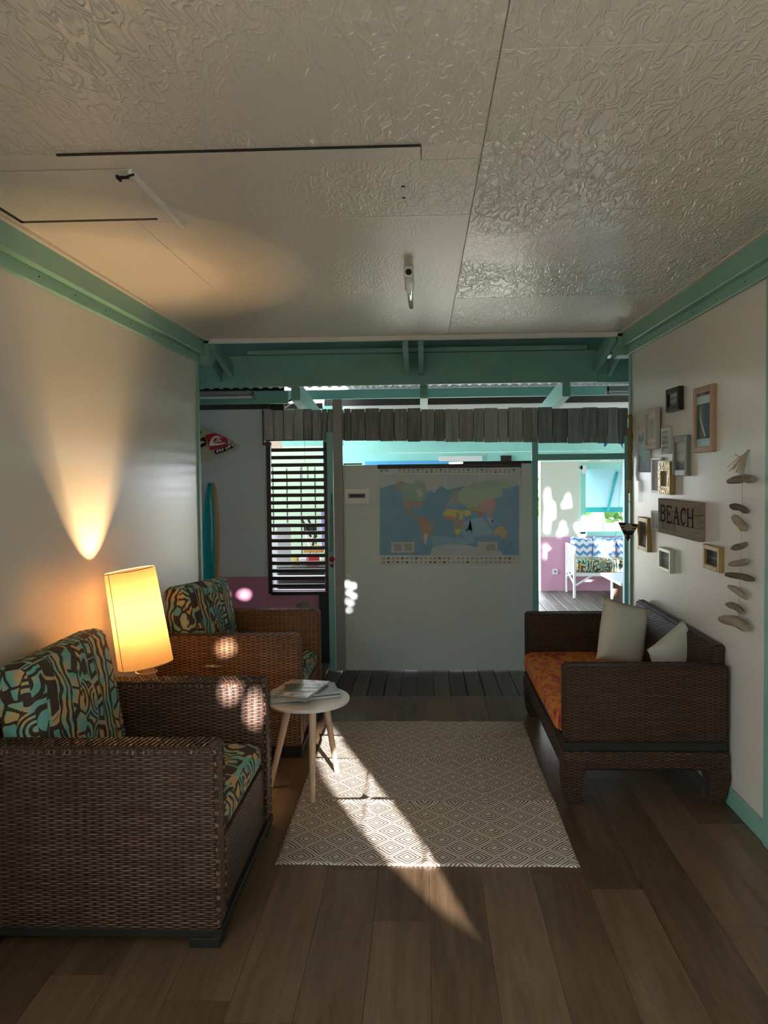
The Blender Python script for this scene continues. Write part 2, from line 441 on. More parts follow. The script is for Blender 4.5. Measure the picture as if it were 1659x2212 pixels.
# right wall: solid in view, unseen rear part has holes added to shape the sunlight
SB('wall_right', M['wall'], XR, XR+.07, 1.9, DE, 0, ZC+.02)
def back(P):                                        # where the ray reaching P crosses the right wall / back wall
    P = Vector(P); t = (P.x-(XR+.01))/SUND.x; q = P-SUND*t
    return q
def hole_from(pts): return [back(p) for p in pts]
fl_pts = [at(1022, 2013, 'z', 0), at(985, 1945, 'z', 0), at(948, 1880, 'z', 0), at(870, 1770, 'z', 0), at(735, 1600, 'z', 0), at(716, 1568, 'z', 0)]
# the streak widens to the left of that edge
fl_left = [at(666, 1575, 'z', 0), at(700, 1680, 'z', 0), at(760, 1765, 'z', 0), at(838, 1858, 'z', 0), at(930, 1950, 'z', 0)]
holes = [hole_from(fl_pts+fl_left)]
def spot(c, r, n=9, ax='y', sy=1.0):
    c = Vector(c); out = []
    for i in range(n):
        t = 2*math.pi*i/n; q = r*(1+.6*noise.noise(Vector((c.x*9+math.cos(t)*1.3, c.z*9+math.sin(t)*1.3, i*.3))))
        out.append(c+Vector((math.cos(t)*q, 0, math.sin(t)*q*sy)))
    return hole_from(out)
for a in ((at(490, 1398, 'y', 3.98), .042, 1.0), (at(497, 1490, 'y', 3.1), .036, 1.3), (at(548, 1530, 'y', 3.1), .03, 2.6),
          *[(at(a_, b_, 'y', 5.7), r_, s_) for a_, b_, r_, s_ in ((751, 1262, .012, 1.4), (763, 1266, .013, 1.2), (755, 1280, .014, .9), (765, 1288, .011, 1.5), (750, 1298, .010, 1), (759, 1303, .013, .8), (755, 1318, .010, .9))],
          (at(530, 1283, 'y', 5.95), .035, .8), (at(486, 1284, 'y', 5.95), .022, .8), (at(1299, 1522, 'y', 3.36), .012, 1),
          (at(308, 1313, 'y', 3.25), .026, .9)):
    holes.append(spot(a[0], a[1], sy=a[2]))
outer = [Vector((XR+.01, YB-2.2, -.05)), Vector((XR+.01, 1.9, -.05)), Vector((XR+.01, 1.9, 2.6)), Vector((XR+.01, YB-2.2, 2.6))]
holes = [[Vector((XR+.01, p.y, p.z)) for p in h] for h in holes]
for h in holes: print('hole', [tuple(round(c, 2) for c in p) for p in h[:2]])
ok = [h for h in holes if all(YB-2.1 < p.y < 1.85 and 0 < p.z < 2.55 for p in h)]
bm = bmesh.new(); polys = [outer]+ok
flat = [bm.verts.new(p) for pl in polys for p in pl]
for tri in geometry.tessellate_polygon(polys):
    try: bm.faces.new([flat[i] for i in tri])
    except ValueError: pass
struct('wall_right', bm, M['wall'])
bm = bmesh.new(); bx(bm, XL-.07, -1.35, YB-.06, YB, 0, ZC+.02); bx(bm, 1.1, XR+.02, YB-.06, YB, 0, ZC+.02); bx(bm, -1.35, 1.1, YB-.06, YB, 2.25, ZC+.02)  # unseen, with a wide opening added to bring in more sky light
struct('wall_back', bm, M['wall'])

# ceiling: slab, sheets with joints, cut-in hatch
cl = SB('ceiling', M['white'], XL-.1, XR+.1, YB, DE+.03, ZC+.006, ZC+.05)
S = .18; g = .0015
def panel(x0, x1, y0, y1, m, z=ZC):
    bm = bmesh.new(); bx(bm, x0+g, x1-g, y0+g, y1-g, z, ZC+.008, bev=.0008); return obj('ceiling_panel', bm, M[m], cl)
panel(S, XR, YB, .35, 'ceil'); panel(S, XR, .35, 1.66, 'ceil'); panel(S, XR, 1.66, 3.99, 'ceil'); panel(S, XR, 3.99, DE, 'ceilm')
panel(XL, S, YB, .1, 'ceil'); panel(XL, S, .1, 2.125, 'ceil'); panel(XL, -1.03, 2.125, DE, 'ceils')
panel(-1.03, S, 2.225, 2.70, 'ceilm'); panel(-1.03, S, 2.70, DE, 'ceils'); panel(.004, S, 2.125, 2.225, 'ceilm')
bm = bmesh.new(); bx(bm, -1.04, .003, 2.128, 2.222, ZC-.003, ZC+.006, bev=.001); obj('batten', bm, M['ceils'], cl)
bm = bmesh.new(); bx(bm, -1.04, .003, 2.118, 2.128, ZC-.004, ZC+.006); obj('shadow_strip', bm, M['black'], cl)  # dark strip stands in for shade on the batten's unlit near edge
hb = thing('ceiling_hatch', (-1.15, 2.45, ZC), 'cream ceiling hatch panel with open black edge gap above the left beam', 'hatch')
B('hatch_panel', M['ceils'], hb, -1.43, -.875, 2.23, 2.652, ZC-.004, ZC-.001, bev=.001)
B('hatch_edge', M['white'], hb, -.878, -.866, 2.235, 2.74, ZC-.014, ZC, label='white metal edging strip')
B('hatch_gap', M['black'], hb, -1.44, -.945, 2.653, 2.672, ZC-.004, ZC, label='black open gap')
B('hatch_gap', M['black'], hb, -1.447, -1.432, 2.2, 2.672, ZC-.004, ZC)
bm = bmesh.new(); bx(bm, -.915, -.885, 2.255, 2.262, ZC-.02, ZC-.012); bx(bm, -.92, -.913, 2.245, 2.275, ZC-.022, ZC-.012)
sweep(bm, [(-.885, 2.25, ZC-.016), (-.862, 2.238, ZC-.016)], .004, 6)
obj('latch', bm, M['black'], hb, label='small dark metal latch')
bm = bmesh.new()
for yy in (2.423, 2.523):
    bmesh.ops.create_cone(bm, cap_ends=True, segments=12, radius1=.006, radius2=.006, depth=.002, matrix=Matrix.Translation((-.054, yy, ZC-.001)))
obj('screw_hole', bm, M['black'], cl)
SB('trim_1', M['white'], XL, XR, DE-.0, DE+.028, ZC-.03, ZC+.05, bev=.003)   # lip closing the ceiling's far edge
SB('trim_2', M['ceils'], XL, XR, DE+.028, DE+.05, ZC+.0, ZC+.1)
# eaves beams along both walls
def beam(name, xs, x, zb, sgn):
    o = SB(name, M['mint'], min(x, x+sgn*.055), max(x, x+sgn*.055), .4, DE+.12, zb+.055, ZC-.0015, bev=.004)
    SB(name, M['mint'], min(x, x+sgn*.022), max(x, x+sgn*.022), .4, DE+.01, zb, zb+.056, bev=.003)
beam('trim_3', 0, XL, 2.305, 1); beam('trim_4', 0, XR, 2.31, -1)
SB('trim_11', M['ceils'], XL, XL+.075, .4, DE, ZC-.012, ZC-.001); SB('trim_12', M['ceils'], XR-.075, XR, .4, DE, ZC-.012, ZC-.001)
for sx, xx in ((1, XL+.023), (-1, XR-.023)):
    bm = bmesh.new()
    for q in range(9):
        bmesh.ops.create_cone(bm, cap_ends=True, segments=8, radius1=.0035, radius2=.0035, depth=.002,
                              matrix=Matrix.Translation((xx, 2.3+q*.31, 2.335)) @ Matrix.Rotation(R_(90), 4, 'Y'))
    struct('trim_13', bm, M['black'])
# beam ends that stick out past the ceiling
bm = bmesh.new()
extr(bm, [(XL, DE, ZC-.01), (XL, DE+.10, ZC-.02), (XL, DE+.16, ZC-.06), (XL, DE+.16, 2.34), (XL, DE+.10, 2.30), (XL, DE, 2.31)], (.085, 0, 0)); struct('trim_14', bm, M['mint'])
bm = bmesh.new()
extr(bm, [(XR-.085, DE, ZC-.01), (XR-.085, DE+.10, ZC-.02), (XR-.085, DE+.16, ZC-.06), (XR-.085, DE+.16, 2.34), (XR-.085, DE+.10, 2.30), (XR-.085, DE, 2.31)], (.085, 0, 0)); struct('trim_15', bm, M['mint'])
# wall end posts and skirting
SB('trim_5', M['mint'], XL-.075, XL+.012, DE-.035, DE+.012, 0, 2.31, bev=.003)
SB('trim_6', M['mint'], XR-.012, XR+.075, DE-.035, DE+.012, 0, 2.31, bev=.003)
SB('baseboard_right', M['mint'], XR-.018, XR, 3.04, DE-.03, 0, .085, bev=.003)
SB('baseboard_left', M['mint'], XL, XL+.018, .5, DE-.03, 0, .085, bev=.003)
SB('door_1', M['mint'], XR-.024, XR, 2.93, 3.035, 0, 2.305, bev=.003)

# ------------------------------------------------------------------ structure beyond the room
def px2(px0, px1, py0, py1, Y):
    m = (px0+px1)/2; n = (py0+py1)/2
    return at(px0, n, 'y', Y).x, at(px1, n, 'y', Y).x, at(m, py1, 'y', Y).z, at(m, py0, 'y', Y).z
def pbox(name, mat, px0, px1, py0, py1, Y, dep, parent=None, kind=None, bev=.002, label=None):
    x0, x1, z0, z1 = px2(px0, px1, py0, py1, Y)
    return B(name, mat, parent, x0, x1, Y, Y+dep, z0, z1, bev=bev, kind=kind, label=label)
SX0 = lambda name, m, *a, **k: pbox(name, m, *a, kind='structure', **k)
def rafter(name, x0, x1, y0, z0, y1, z1, h, mat='mintd'):
    bm = bmesh.new(); extr(bm, [(x0, y0, z0), (x0, y1, z1), (x0, y1, z1+h), (x0, y0, z0+h)], (x1-x0, 0, 0)); return struct(name, bm, M[mat])
SB('trim_7', M['mintd'], -2.4, 1.30, 5.56, 5.60, 2.195, 2.43, bev=.003)        # big fascia beam
SB('trim_7', M['mintd'], 1.306, 2.6, 5.60, 5.64, 2.195, 2.37, bev=.003)
SB('trim_8', M['mint'], -1.3, 1.22, 5.53, 5.56, 2.432, 2.465, bev=.003)        # ledge strip
SB('trim_9', M['mintd'], -2.4, 2.6, 5.66, 5.68, 2.40, 2.555)
for xa, xb in ((-1.455, -1.415), (-.128, -.092), (-.022, .014), (1.27, 1.31)): rafter('trim_10', xa, xb, 5.06, 2.40, 5.56, 2.265, .10)
rafter('trim_10', -1.52, -1.50, 5.1, 2.38, 5.56, 2.23, .1); rafter('trim_10', 1.375, 1.395, 5.1, 2.38, 5.56, 2.23, .1)
# corrugated roofs
def corrugated(name, x0, x1, ya, za, yb, zb, pitch=.076, amp=.009, thick=.002):
    bm = bmesh.new(); n = int((x1-x0)/pitch*6); top = []
    for i in range(n+1):
        xx = x0+(x1-x0)*i/n; dz = amp*math.sin(2*math.pi*xx/pitch)
        top.append((bm.verts.new((xx, ya, za+dz)), bm.verts.new((xx, yb, zb+dz))))
    for a, b in zip(top, top[1:]): bm.faces.new((a[0], a[1], b[1], b[0]))
    o = struct(name, bm, M['corr'], smooth=True)
    return o
SB('sun_stop', M['mintd'], -3.3, 2.7, DE-.1, DE-.08, ZC+.02, 2.69)  # unseen board added to keep low sun out of the roof space
corrugated('roof', -3.3, 2.7, DE-.1, 2.66, 5.74, 2.545)
SB('wall_right_outer', M['mintd'], 2.55, 2.6, DE, 5.75, 0, 2.6); SB('wall_right_outer', M['panelw'], XR+.02, 2.6, DE-.06, DE-.03, 0, 2.66); SB('wall_left_outer', M['panelw'], -3.2, XL-.02, DE-.06, DE-.03, 0, 2.66)
corrugated('roof', -2.6, 2.35, 5.60, 2.205, 5.66, 2.20)   # sheet edge showing under the fascia
corrugated('roof', -.95, 3.3, 5.64, 2.56, 9.7, 2.62); SB('light_lid', M['mintd'], -2.4, 2.6, 5.60, 5.66, 2.40, 2.43)  # lid board added unseen, stops light leaking up behind the fascia
corrugated('roof', -3.3, -.95, 5.64, 2.56, 8.2, 2.62)
# second row of rafters and wall plates, seen over the plank valance
SX0('trim_16', M['mintd'], 560, 1400, 838, 858, 6.6, .05)
for c0, c1 in ((-1.0, -.93), (-.015, .045), (1.06, 1.12)): rafter('trim_17', c0, c1, 5.66, 2.10, 6.75, 1.98, .14)
SX0('trim_18', M['darkwood'], 700, 1420, 855, 872, 9.3, .05)
SX0('trim_19', M['white'], 690, 1420, 868, 905, 9.42, .05)
SX0('trim_20', M['black'], 380, 585, 858, 886, 6.1, .05)
SB('trim_20', M['black'], -3.4, -1.15, 6.15, 6.2, 2.05, 2.55)
SX0('trim_21', M['darkwood'], 560, 580, 855, 892, 6.05, .05)
# far corrugated lean-to seen through the gap
bm = bmesh.new(); n = 40
for i in range(n+1):
    xx = -2.3+1.1*i/n; dz = .02*math.sin(2*math.pi*xx/.11)
    bm.verts.new((xx, 8.2, 2.34+dz)); bm.verts.new((xx, 9.2, 2.78+dz))
bm.verts.ensure_lookup_table()
for i in range(n): bm.faces.new((bm.verts[2*i], bm.verts[2*i+1], bm.verts[2*i+3], bm.verts[2*i+2]))
struct('lean_to_roof', bm, M['corr'], smooth=True)
SB('lean_to_roof', M['darkwood'], -2.4, -1.1, 8.15, 8.2, 2.25, 2.31)

# map partition
x0, x1, z0, z1 = px2(742, 1151, 1003, 1448, PY)
part = SB('wall_partition', M['panelw'], x0, x1, PY, PY+.04, 0, z1, bev=.002)
SX0('trim_22', M['panelw'], 745, 748, 1003, 1447, PY-.006, .006, bev=0)
SX0('trim_23', M['darkwood'], 1000, 1150, 996, 1004, PY+.045, .02)
SX0('trim_24', M['darkwood'], 742, 782, 1001, 1004, PY+.045, .02)
SX0('trim_25', M['grey'], 722, 742, 862, 1449, PY-.03, .03)
bpy.data.objects[bpy.data.objects[-1].name]
SX0('trim_26', M['teal'], 709, 722, 933, 1449, PY-.02, .03)
SB('trim_27', M['teal'], at(1150, 1140, 'y', PY).x, at(1163, 1140, 'y', PY).x, PY, PY+.05, 0, at(1156, 955, 'y', PY).z)
SX0('trim_28', M['teal'], 1160, 1356, 980, 993, PY+.01, .05)
SB('trim_29', M['teal'], at(1349, 1140, 'y', PY).x, at(1376, 1140, 'y', PY).x, PY, PY+.05, 0, 1.8)
SB('wall_partition', M['panelw'], at(1374, 1300, 'y', PY).x, 2.4, PY+.02, PY+.06, 0, 2.5)

# grey plank valance
vz = thing('plank_valance', at(960, 955, 'y', 5.75), 'long valance of grey weathered upright planks hung across the back opening', 'valance')
ed = [570, 591, 612, 633, 655, 674, 695, 707, 722, 743, 758, 789, 820, 851, 879.5, 909.5, 939, 961, 992, 1023, 1045.5, 1076, 1098, 1130, 1162, 1194, 1226, 1259, 1291, 1313, 1336, 1357]
for a, b in zip(ed, ed[1:]):
    f = (a-570)/(1357-570)
    t0 = 885-5*f+random.uniform(-2, 1.5); b0 = 950+8*f+random.uniform(-1, 1)
    pbox('plank', M['greyplank'], a+.5, b-.5, t0, b0, 5.748+random.uniform(-.007, .005), .018, vz, bev=.003)
pbox('backing', M['black'], 573, 1356, 888, 948, 5.772, .008, vz); pbox('rail', M['darkwood'], 572, 1357, 890, 900, 5.775, .02, vz); pbox('rail', M['darkwood'], 572, 1357, 935, 943, 5.775, .02, vz)  # black sheet added behind the planks to put shade into their gaps
bm = bmesh.new(); a = at(566, 885, 'y', 5.74); b = at(572, 962, 'y', 5.74); bx(bm, a.x, b.x-.008, 5.74, 5.77, b.z, a.z)
c_ = at(585, 962, 'y', 5.74); bx(bm, a.x, c_.x, 5.74, 5.77, b.z, b.z+.02); obj('bracket', bm, paint('maroon_paint', (.10, .03, .035), .5), vz, label='maroon end bracket')

# alcove wall on the left: white above, pink dado, window opening behind the blind
AY = 6.0
ax0, ax1, az0, az1 = px2(586, 700, 955, 1275, AY)
ztop = at(500, 885, 'y', AY).z; zp = at(500, 1246, 'y', AY).z
bm = bmesh.new(); bx(bm, -3.2, ax0, AY, AY+.06, zp, ztop); bx(bm, ax0, ax1, AY, AY+.06, zp, az0 if az0 > zp else zp+.001); bx(bm, ax1, -.66, AY, AY+.06, zp, 1.9)
struct('wall_alcove', bm, M['panelw'])
bm = bmesh.new(); bx(bm, -3.2, ax0, AY, AY+.06, 0, zp); bx(bm, ax0, ax1, AY, AY+.06, 0, az0); bx(bm, ax1, -.66, AY, AY+.06, 0, zp)
struct('wall_alcove', bm, M['pink'])
SB('wall_alcove', M['panelw'], -3.2, -3.14, DE, AY, 0, 2.5)
SB('trim_30', M['black'], *[at(690, 1330, 'y', AY-.06).x, at(711, 1330, 'y', AY-.06).x], AY-.07, AY-.02, 0, at(700, 1280, 'y', AY-.06).z)
bl = thing('slatted_blind', at(643, 1283, 'y', AY-.03), 'dark wooden slatted screen over the window beside the turquoise post', 'screen')
pbox('stile', M['darkwood'], 577, 586, 955, 1283, AY-.06, .03, bl); pbox('stile', M['darkwood'], 701, 709, 955, 1283, AY-.06, .03, bl)
for i in range(20):
    y_ = 968+i*(1278-968)/19.0
    x0, x1, z0, z1 = px2(586, 702, y_, y_+7.6, AY-.055)
    bm = bmesh.new(); bx(bm, x0, x1, -.015, .015, z0, z1, bev=.001)
    bmesh.ops.translate(bm, verts=bm.verts, vec=(0, AY-.045, 0)); obj('slat', bm, M['darkwood'], bl)

# ------------------------------------------------------------------ woven chairs
def chair_parts(t, oy, mat_c, WM, twist=0, tilt=0, lean=0, cx=.175, cw=.0):
    """low square wicker armchair facing +x; oy near face"""
    W, D = .83, .865; X1 = -.675; X0 = X1-D; th = .088; y1 = oy+W
    def arm(ya, yb):
        bm = bmesh.new(); bx(bm, X0+.02, X1, ya, yb, .055, .662, bev=.014, seg=3); a = obj('arm', bm, WM, t, True)
        bm = bmesh.new()                             # braided border along the rim of the arm
        for yy in (ya+.006, yb-.006):
            pts = [(X0+.03, yy, .658), (X1-.012, yy, .658), (X1-.003, yy, .648), (X1-.003, yy, .07)]
            sweep(bm, pts, .0075, 6)
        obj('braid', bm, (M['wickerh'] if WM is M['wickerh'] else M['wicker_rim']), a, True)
        bm = bmesh.new(); n = 46                     # flat wrapping canes over the top of the arm
        for i in range(n):
            xx = X0+.04+(D-.07)*i/n
            sweep(bm, [(xx, ya-.001, .64), (xx+.004, ya+.008, .6645), (xx+.02, yb-.008, .6645), (xx+.024, yb+.001, .64)], .0042, 4)
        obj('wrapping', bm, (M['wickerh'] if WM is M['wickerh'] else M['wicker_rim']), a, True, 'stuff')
    arm(oy, oy+th); arm(y1-th, y1)
    bm = bmesh.new(); bx(bm, X0+.02, X0+.07, oy+th, y1-th, .055, .72, bev=.014, seg=3); obj('backrest', bm, WM, t, True)
    bm = bmesh.new(); bx(bm, X0+.10, X1-.012, oy+th-.004, y1-th+.004, .055, .305, bev=.010, seg=2); obj('seat_base', bm, WM, t, True)
    bm = bmesh.new(); bx(bm, X0+.02, X1+.004, oy+.008, oy+.04, .028, .056, bev=.003); bx(bm, X0+.02, X1+.004, y1-.03, y1+.004, .028, .056, bev=.003)
    bx(bm, X1-.03, X1+.006, oy+.004, y1+.004, .028, .058, bev=.003); bx(bm, X0+.02, X0+.05, oy, y1, .028, .056); bx(bm, X0+.05, X1-.03, oy+.03, y1-.03, .05, .056)
    obj('plinth', bm, M['black'], t, label='black painted plinth')
    for fx in (X0+.03, X1-.10):
        for fy in (oy+.0, y1-.10):
            B('foot', M['black'], t, fx, fx+.10, fy, fy+.10, 0, .032, bev=.003)
    mt = Matrix.Translation((X0+.10+.375, (oy+y1)/2, .362))
    bm = bmesh.new(); soft(bm, .76, W-2*th-.012, .115, .045, .12, 12, mt); sc = obj('seat_cushion', bm, mat_c, t, 'all')
    mt = Matrix.Translation((X0+cx, (oy+y1)/2-.005, .655)) @ Matrix.Rotation(R_(twist), 4, 'Z') @ Matrix.Rotation(R_(-100-lean), 4, 'Y') @ Matrix.Rotation(R_(tilt), 4, 'Z')
    bm = bmesh.new(); soft(bm, .50, W-2*th+cw, .15, .05, .22, 12, mt); obj('back_cushion', bm, mat_c, t, 'all')
G = 'low wicker armchairs along the left wall'
c1 = thing('wicker_armchair', (-1.1, 2.755, 0), 'brown wicker armchair nearest the camera, large in the lower left corner', 'armchair', G); chair_parts(c1, 2.335, M['tribal'], M['wicker'])
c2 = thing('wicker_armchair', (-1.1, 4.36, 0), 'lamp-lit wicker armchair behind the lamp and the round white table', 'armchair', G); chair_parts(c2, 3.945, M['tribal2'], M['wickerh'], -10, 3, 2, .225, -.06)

# ------------------------------------------------------------------ wicker bench sofa
sf = thing('wicker_sofa', (1.0, 4.03, 0), 'dark wicker bench sofa with curved legs along the right wall', 'sofa')
sy0, sy1 = 3.365, 4.70
bm = bmesh.new(); bx(bm, .625, 1.385, sy0, sy1, .165, .255, bev=.022, seg=3); obj('base_frame', bm, M['wickerd'], sf, True)
bm = bmesh.new(); bx(bm, .635, 1.375, sy0+.012, sy1-.012, .255, .298, bev=.004); obj('black_rail', bm, M['black'], sf, label='black painted rail')
for i, (ya, yb) in enumerate(((sy0, sy0+.085), (sy1-.085, sy1))):
    bm = bmesh.new(); bx(bm, .640, 1.372, ya, yb, .298, .648, bev=.014, seg=3); a = obj('arm', bm, M['wickerd'], sf, True)
    bm = bmesh.new()
    for yy in (ya+.005, yb-.005): sweep(bm, [(1.36, yy, .645), (.652, yy, .645), (.643, yy, .636), (.643, yy, .305)], .0065, 6)
    obj('braid', bm, M['wickerd'], a, True)
bm = bmesh.new()
extr(bm, [(1.265, sy0+.085, .298), (1.372, sy0+.085, .298), (1.392, sy0+.085, .725), (1.335, sy0+.085, .725)], (0, sy1-.01-sy0-.085, 0))
bmesh.ops.bevel(bm, geom=bm.edges[:], offset=.010, segments=2, affect='EDGES'); obj('backrest', bm, M['wickerd'], sf, True)
def cleg(xa, ya, dx):
    bm = bmesh.new(); pts = [(xa+dx*.0, ya, .18), (xa+dx*.35, ya, .12), (xa+dx*.3, ya, .06), (xa-dx*.25, ya, .0)]
    sweep(bm, pts, [.056, .05, .044, .038], 12, (1, 1), up=(0, 1, 0)); obj('leg', bm, M['wickerd'], sf, True)
for yy in (sy0+.055, sy1-.055): cleg(.685, yy, -.03); cleg(1.325, yy, .04)
mt = Matrix.Translation((.945, (sy0+sy1)/2, .362))
bm = bmesh.new(); soft(bm, .67, sy1-sy0-.175, .13, .055, .10, 16, mt); obj('seat_cushion', bm, M['floral'], sf, 'all', label='orange and pink floral seat cushion')
# two loose pillows
def basis(c, u, v):
    u = Vector(u).normalized(); v = Vector(v); v = (v-u*v.dot(u)).normalized(); w = u.cross(v)
    return Matrix(((u.x, v.x, w.x, c[0]), (u.y, v.y, w.y, c[1]), (u.z, v.z, w.z, c[2]), (0, 0, 0, 1)))
def basis2(c, u, v):
    v = Vector(v).normalized(); u = Vector(u); u = (u-v*u.dot(v)).normalized(); return basis(c, u, v)
P = [at(1314, 1306, 'y', 4.10), at(1406, 1316, 'y', 4.22), at(1384, 1436, 'y', 4.06), at(1272, 1414, 'y', 3.96)]
cc = sum(P, Vector())/4
bm = bmesh.new(); pillow(bm, .29, .345, .14, basis2(cc, (.92, .32, -.13), (.20, .30, .93)))
tag(obj('pillow', bm, M['pillow'], None, 'all'), 'larger off-white square pillow leaning on the sofa back, further from the camera', 'pillow', 'off-white pillows on the sofa')
cc = at(1462, 1415, 'y', 3.78); cc.z = .575
bm = bmesh.new(); pillow(bm, .30, .30, .12, basis(cc, (.75, .45, .16), (.12, .22, 1)) @ Matrix.Rotation(R_(14), 4, 'Z'), seed=5)
tag(obj('pillow', bm, M['pillow'], None, 'all'), 'off-white pillow half hidden behind the near sofa arm', 'pillow', 'off-white pillows on the sofa')

# ------------------------------------------------------------------ rug with creases
bm = bmesh.new(); nx, ny = 90, 120; RX0, RX1, RY0, RY1 = -.597, .595, 2.85, 4.515
fx_ = [.275, .50, .74]; fy_ = [.33, .63, .83]
vv = {}
for i in range(nx+1):
    for j in range(ny+1):
        u, v = i/nx, j/ny
        z = .004
        for q, c in enumerate(fx_): z += .011*math.exp(-((u-c-.006*math.sin(v*9+q))/.009)**2)*(.35+.65*abs(math.sin(v*3.1+q*1.9)))
        for q, c in enumerate(fy_): z += .010*math.exp(-((v-c-.004*math.sin(u*8+q))/.007)**2)*(.3+.7*abs(math.sin(u*4+q*2.3)))
        z += .0025*(1+noise.noise(Vector((u*5, v*6, 1))))
        if j == 0 or v < .02: z += .004*max(0, math.sin(u*13))
        x = RX0+(RX1-RX0)*u+.004*noise.noise(Vector((v*6, 3 if u < .5 else 8, 0))) + .012*v*(u-.5)
        y = RY0+(RY1-RY0)*v+.007*noise.noise(Vector((u*5, 5 if v < .5 else 9, 0)))-.006*u*(1-v)
        vv[i, j] = (bm.verts.new((x, y, z)), bm.verts.new((x, y, .0008)))
for i in range(nx):
    for j in range(ny): bm.faces.new([vv[a][0] for a in ((i, j), (i+1, j), (i+1, j+1), (i, j+1))])
bd = [(i, 0) for i in range(nx)]+[(nx, j) for j in range(ny)]+[(i, ny) for i in range(nx, 0, -1)]+[(0, j) for j in range(ny, 0, -1)]
for a, b in zip(bd, bd[1:]+bd[:1]): bm.faces.new((vv[a][0], vv[a][1], vv[b][1], vv[b][0]))
for w in vv.values():
    if not w[1].link_faces: bm.verts.remove(w[1])
tag(obj('rug', bm, M['rug'], None, 'all'), 'creased cream rug with brown concentric diamonds on the wood floor', 'rug')

# ------------------------------------------------------------------ round white table
tcx, tcy, tz = -.567, 3.56, .447
tb = thing('side_table', (tcx, tcy, 0), 'small round white table on three beige wooden legs, standing half on the rug', 'table')
bm = bmesh.new(); lathe(bm, [(.185, 0), (.197, .004), (.2, .010), (.2, .016), (.197, .019), (.19, .018)], 64, Matrix.Translation((tcx, tcy, tz-.018)))
obj('tabletop', bm, M['white'], tb, True)
for top, foot in (((-.535, 3.47), (-.529, 3.385)), ((-.50, 3.64), (-.454, 3.73)), ((-.66, 3.55), (-.765, 3.56))):
    bm = bmesh.new(); fz = .010 if foot[0] > -.6 else 0
    sweep(bm, [(*foot, fz), (*top, tz-.02)], [.0125, .018], 16); obj('leg', bm, M['tablewood'], tb, True)
    B('mount', M['white'], tb, top[0]-.025, top[0]+.025, top[1]-.025, top[1]+.025, tz-.024, tz-.017)
def book(pts, z, th, mc, label, name='magazine', prints=()):
    c = sum((Vector((*p, 0)) for p in pts), Vector())/4
    t = thing(name, (c.x, c.y, z), label, 'magazine' if name == 'magazine' else 'book', 'reading matter stacked on the round white table')
    def q(s, z0, z1):
        bm = bmesh.new(); extr(bm, [(c.x+(p[0]-c.x)*s, c.y+(p[1]-c.y)*s, z0) for p in pts], (0, 0, z1-z0)); return bm
    obj('pages', q(.985, z+.001, z+th-.001), M['paper'], t)
    obj('cover', q(1, z+th-.0012, z+th), mc, t); obj('back_cover', q(1, z, z+.0012), mc, t)
    return t
def pz(l, z): return [(at(a, b, 'z', z).x, at(a, b, 'z', z).y) for a, b in l]
zt = tz+.0015
def rot_rect(cx, cy, w, h, a):
    c, s = math.cos(R_(a)), math.sin(R_(a)); return [(cx+x*c-y*s, cy+x*s+y*c) for x, y in ((-w/2, -h/2), (w/2, -h/2), (w/2, h/2), (-w/2, h/2))]
book(pz([(584, 1521), (736, 1506), (722, 1478), (600, 1490)], zt), zt, .012, M['blueprint'], 'blue book at the bottom of the stack on the white table', 'book')
book(pz([(583, 1517), (737, 1497), (715, 1478), (590, 1492)], zt+.012), zt+.0125, .009, M['greyblue'], 'grey-blue magazine lying second from the bottom of the stack', 'magazine')
def cov():
    t = NT('beach_photo_cover'); v = t.coord('Object'); n = t.noise(v, 11, 2, .5, 1.2)
    t.col(t.ramp(n, [(.38, (.10, .16, .13)), (.46, (.30, .30, .24)), (.54, (.50, .48, .40)), (.62, (.56, .53, .45))])); t.set(Roughness=.25); return t.m
z3 = zt+.022
book(pz([(577, 1506), (662, 1516), (700, 1484), (618, 1475)], z3), z3, .006, M['greyblue'], 'thin pale magazine directly under the top one, poking out at the lower left', 'magazine')
zz = zt+.0285
tp = book(pz([(578, 1497), (664, 1506), (713, 1471), (630, 1467)], zz+.008), zz, .008, cov(), 'white magazine with a beach photo cover on top of the stack', 'magazine')
bm = bmesh.new(); random.seed(3)
for r in range(2):
    for q in range(5):
        p = at(661+q*7.0-r*12, 1486+q*.2+r*8, 'z', zz+.0085); w = .007+.004*random.random()
        bx(bm, p.x-w, p.x+w*.6, p.y-.004, p.y+.010, zz+.008, zz+.0084)
        bx(bm, p.x-w*.4, p.x, p.y-.004, p.y+.016, zz+.008, zz+.0085)
obj('print', bm, M['darkwood'], tp, kind='stuff')
random.seed(11)
# ------------------------------------------------------------------ lamp
LX, LY = -1.325, 3.36
st = thing('lamp_stand', (LX+.0, LY+.16, 0), 'small dark stool hidden between the armchairs that carries the lamp', 'stool')
B('top', M['darkwood'], st, LX-.16, LX+.18, LY-.10, LY+.22, .50, .525, bev=.005)
for a in (-.13, .15):
    for b in (-.07, .19): B('leg', M['darkwood'], st, LX+a-.015, LX+a+.015, LY+b-.015, LY+b+.015, 0, .50)
lp = thing('table_lamp', (LX, LY, .526), 'lit table lamp with tilted cream cloth shade between the armchairs', 'lamp')
bm = bmesh.new()
for i in range(14):
    a = 2*math.pi*i/14; r = .040 if i % 2 else .032
    sweep(bm, [(LX+.035+r*1.5*math.cos(a), LY+r*1.5*math.sin(a), .526), (LX+.035+r*.75*math.cos(a+.3), LY+r*.75*math.sin(a+.3), .63), (LX+.03+r*1.1*math.cos(a+.6), LY+r*1.1*math.sin(a+.6), .715)], .010, 7)
sweep(bm, [(LX+.035, LY, .526), (LX+.035, LY, .72)], .02, 10)
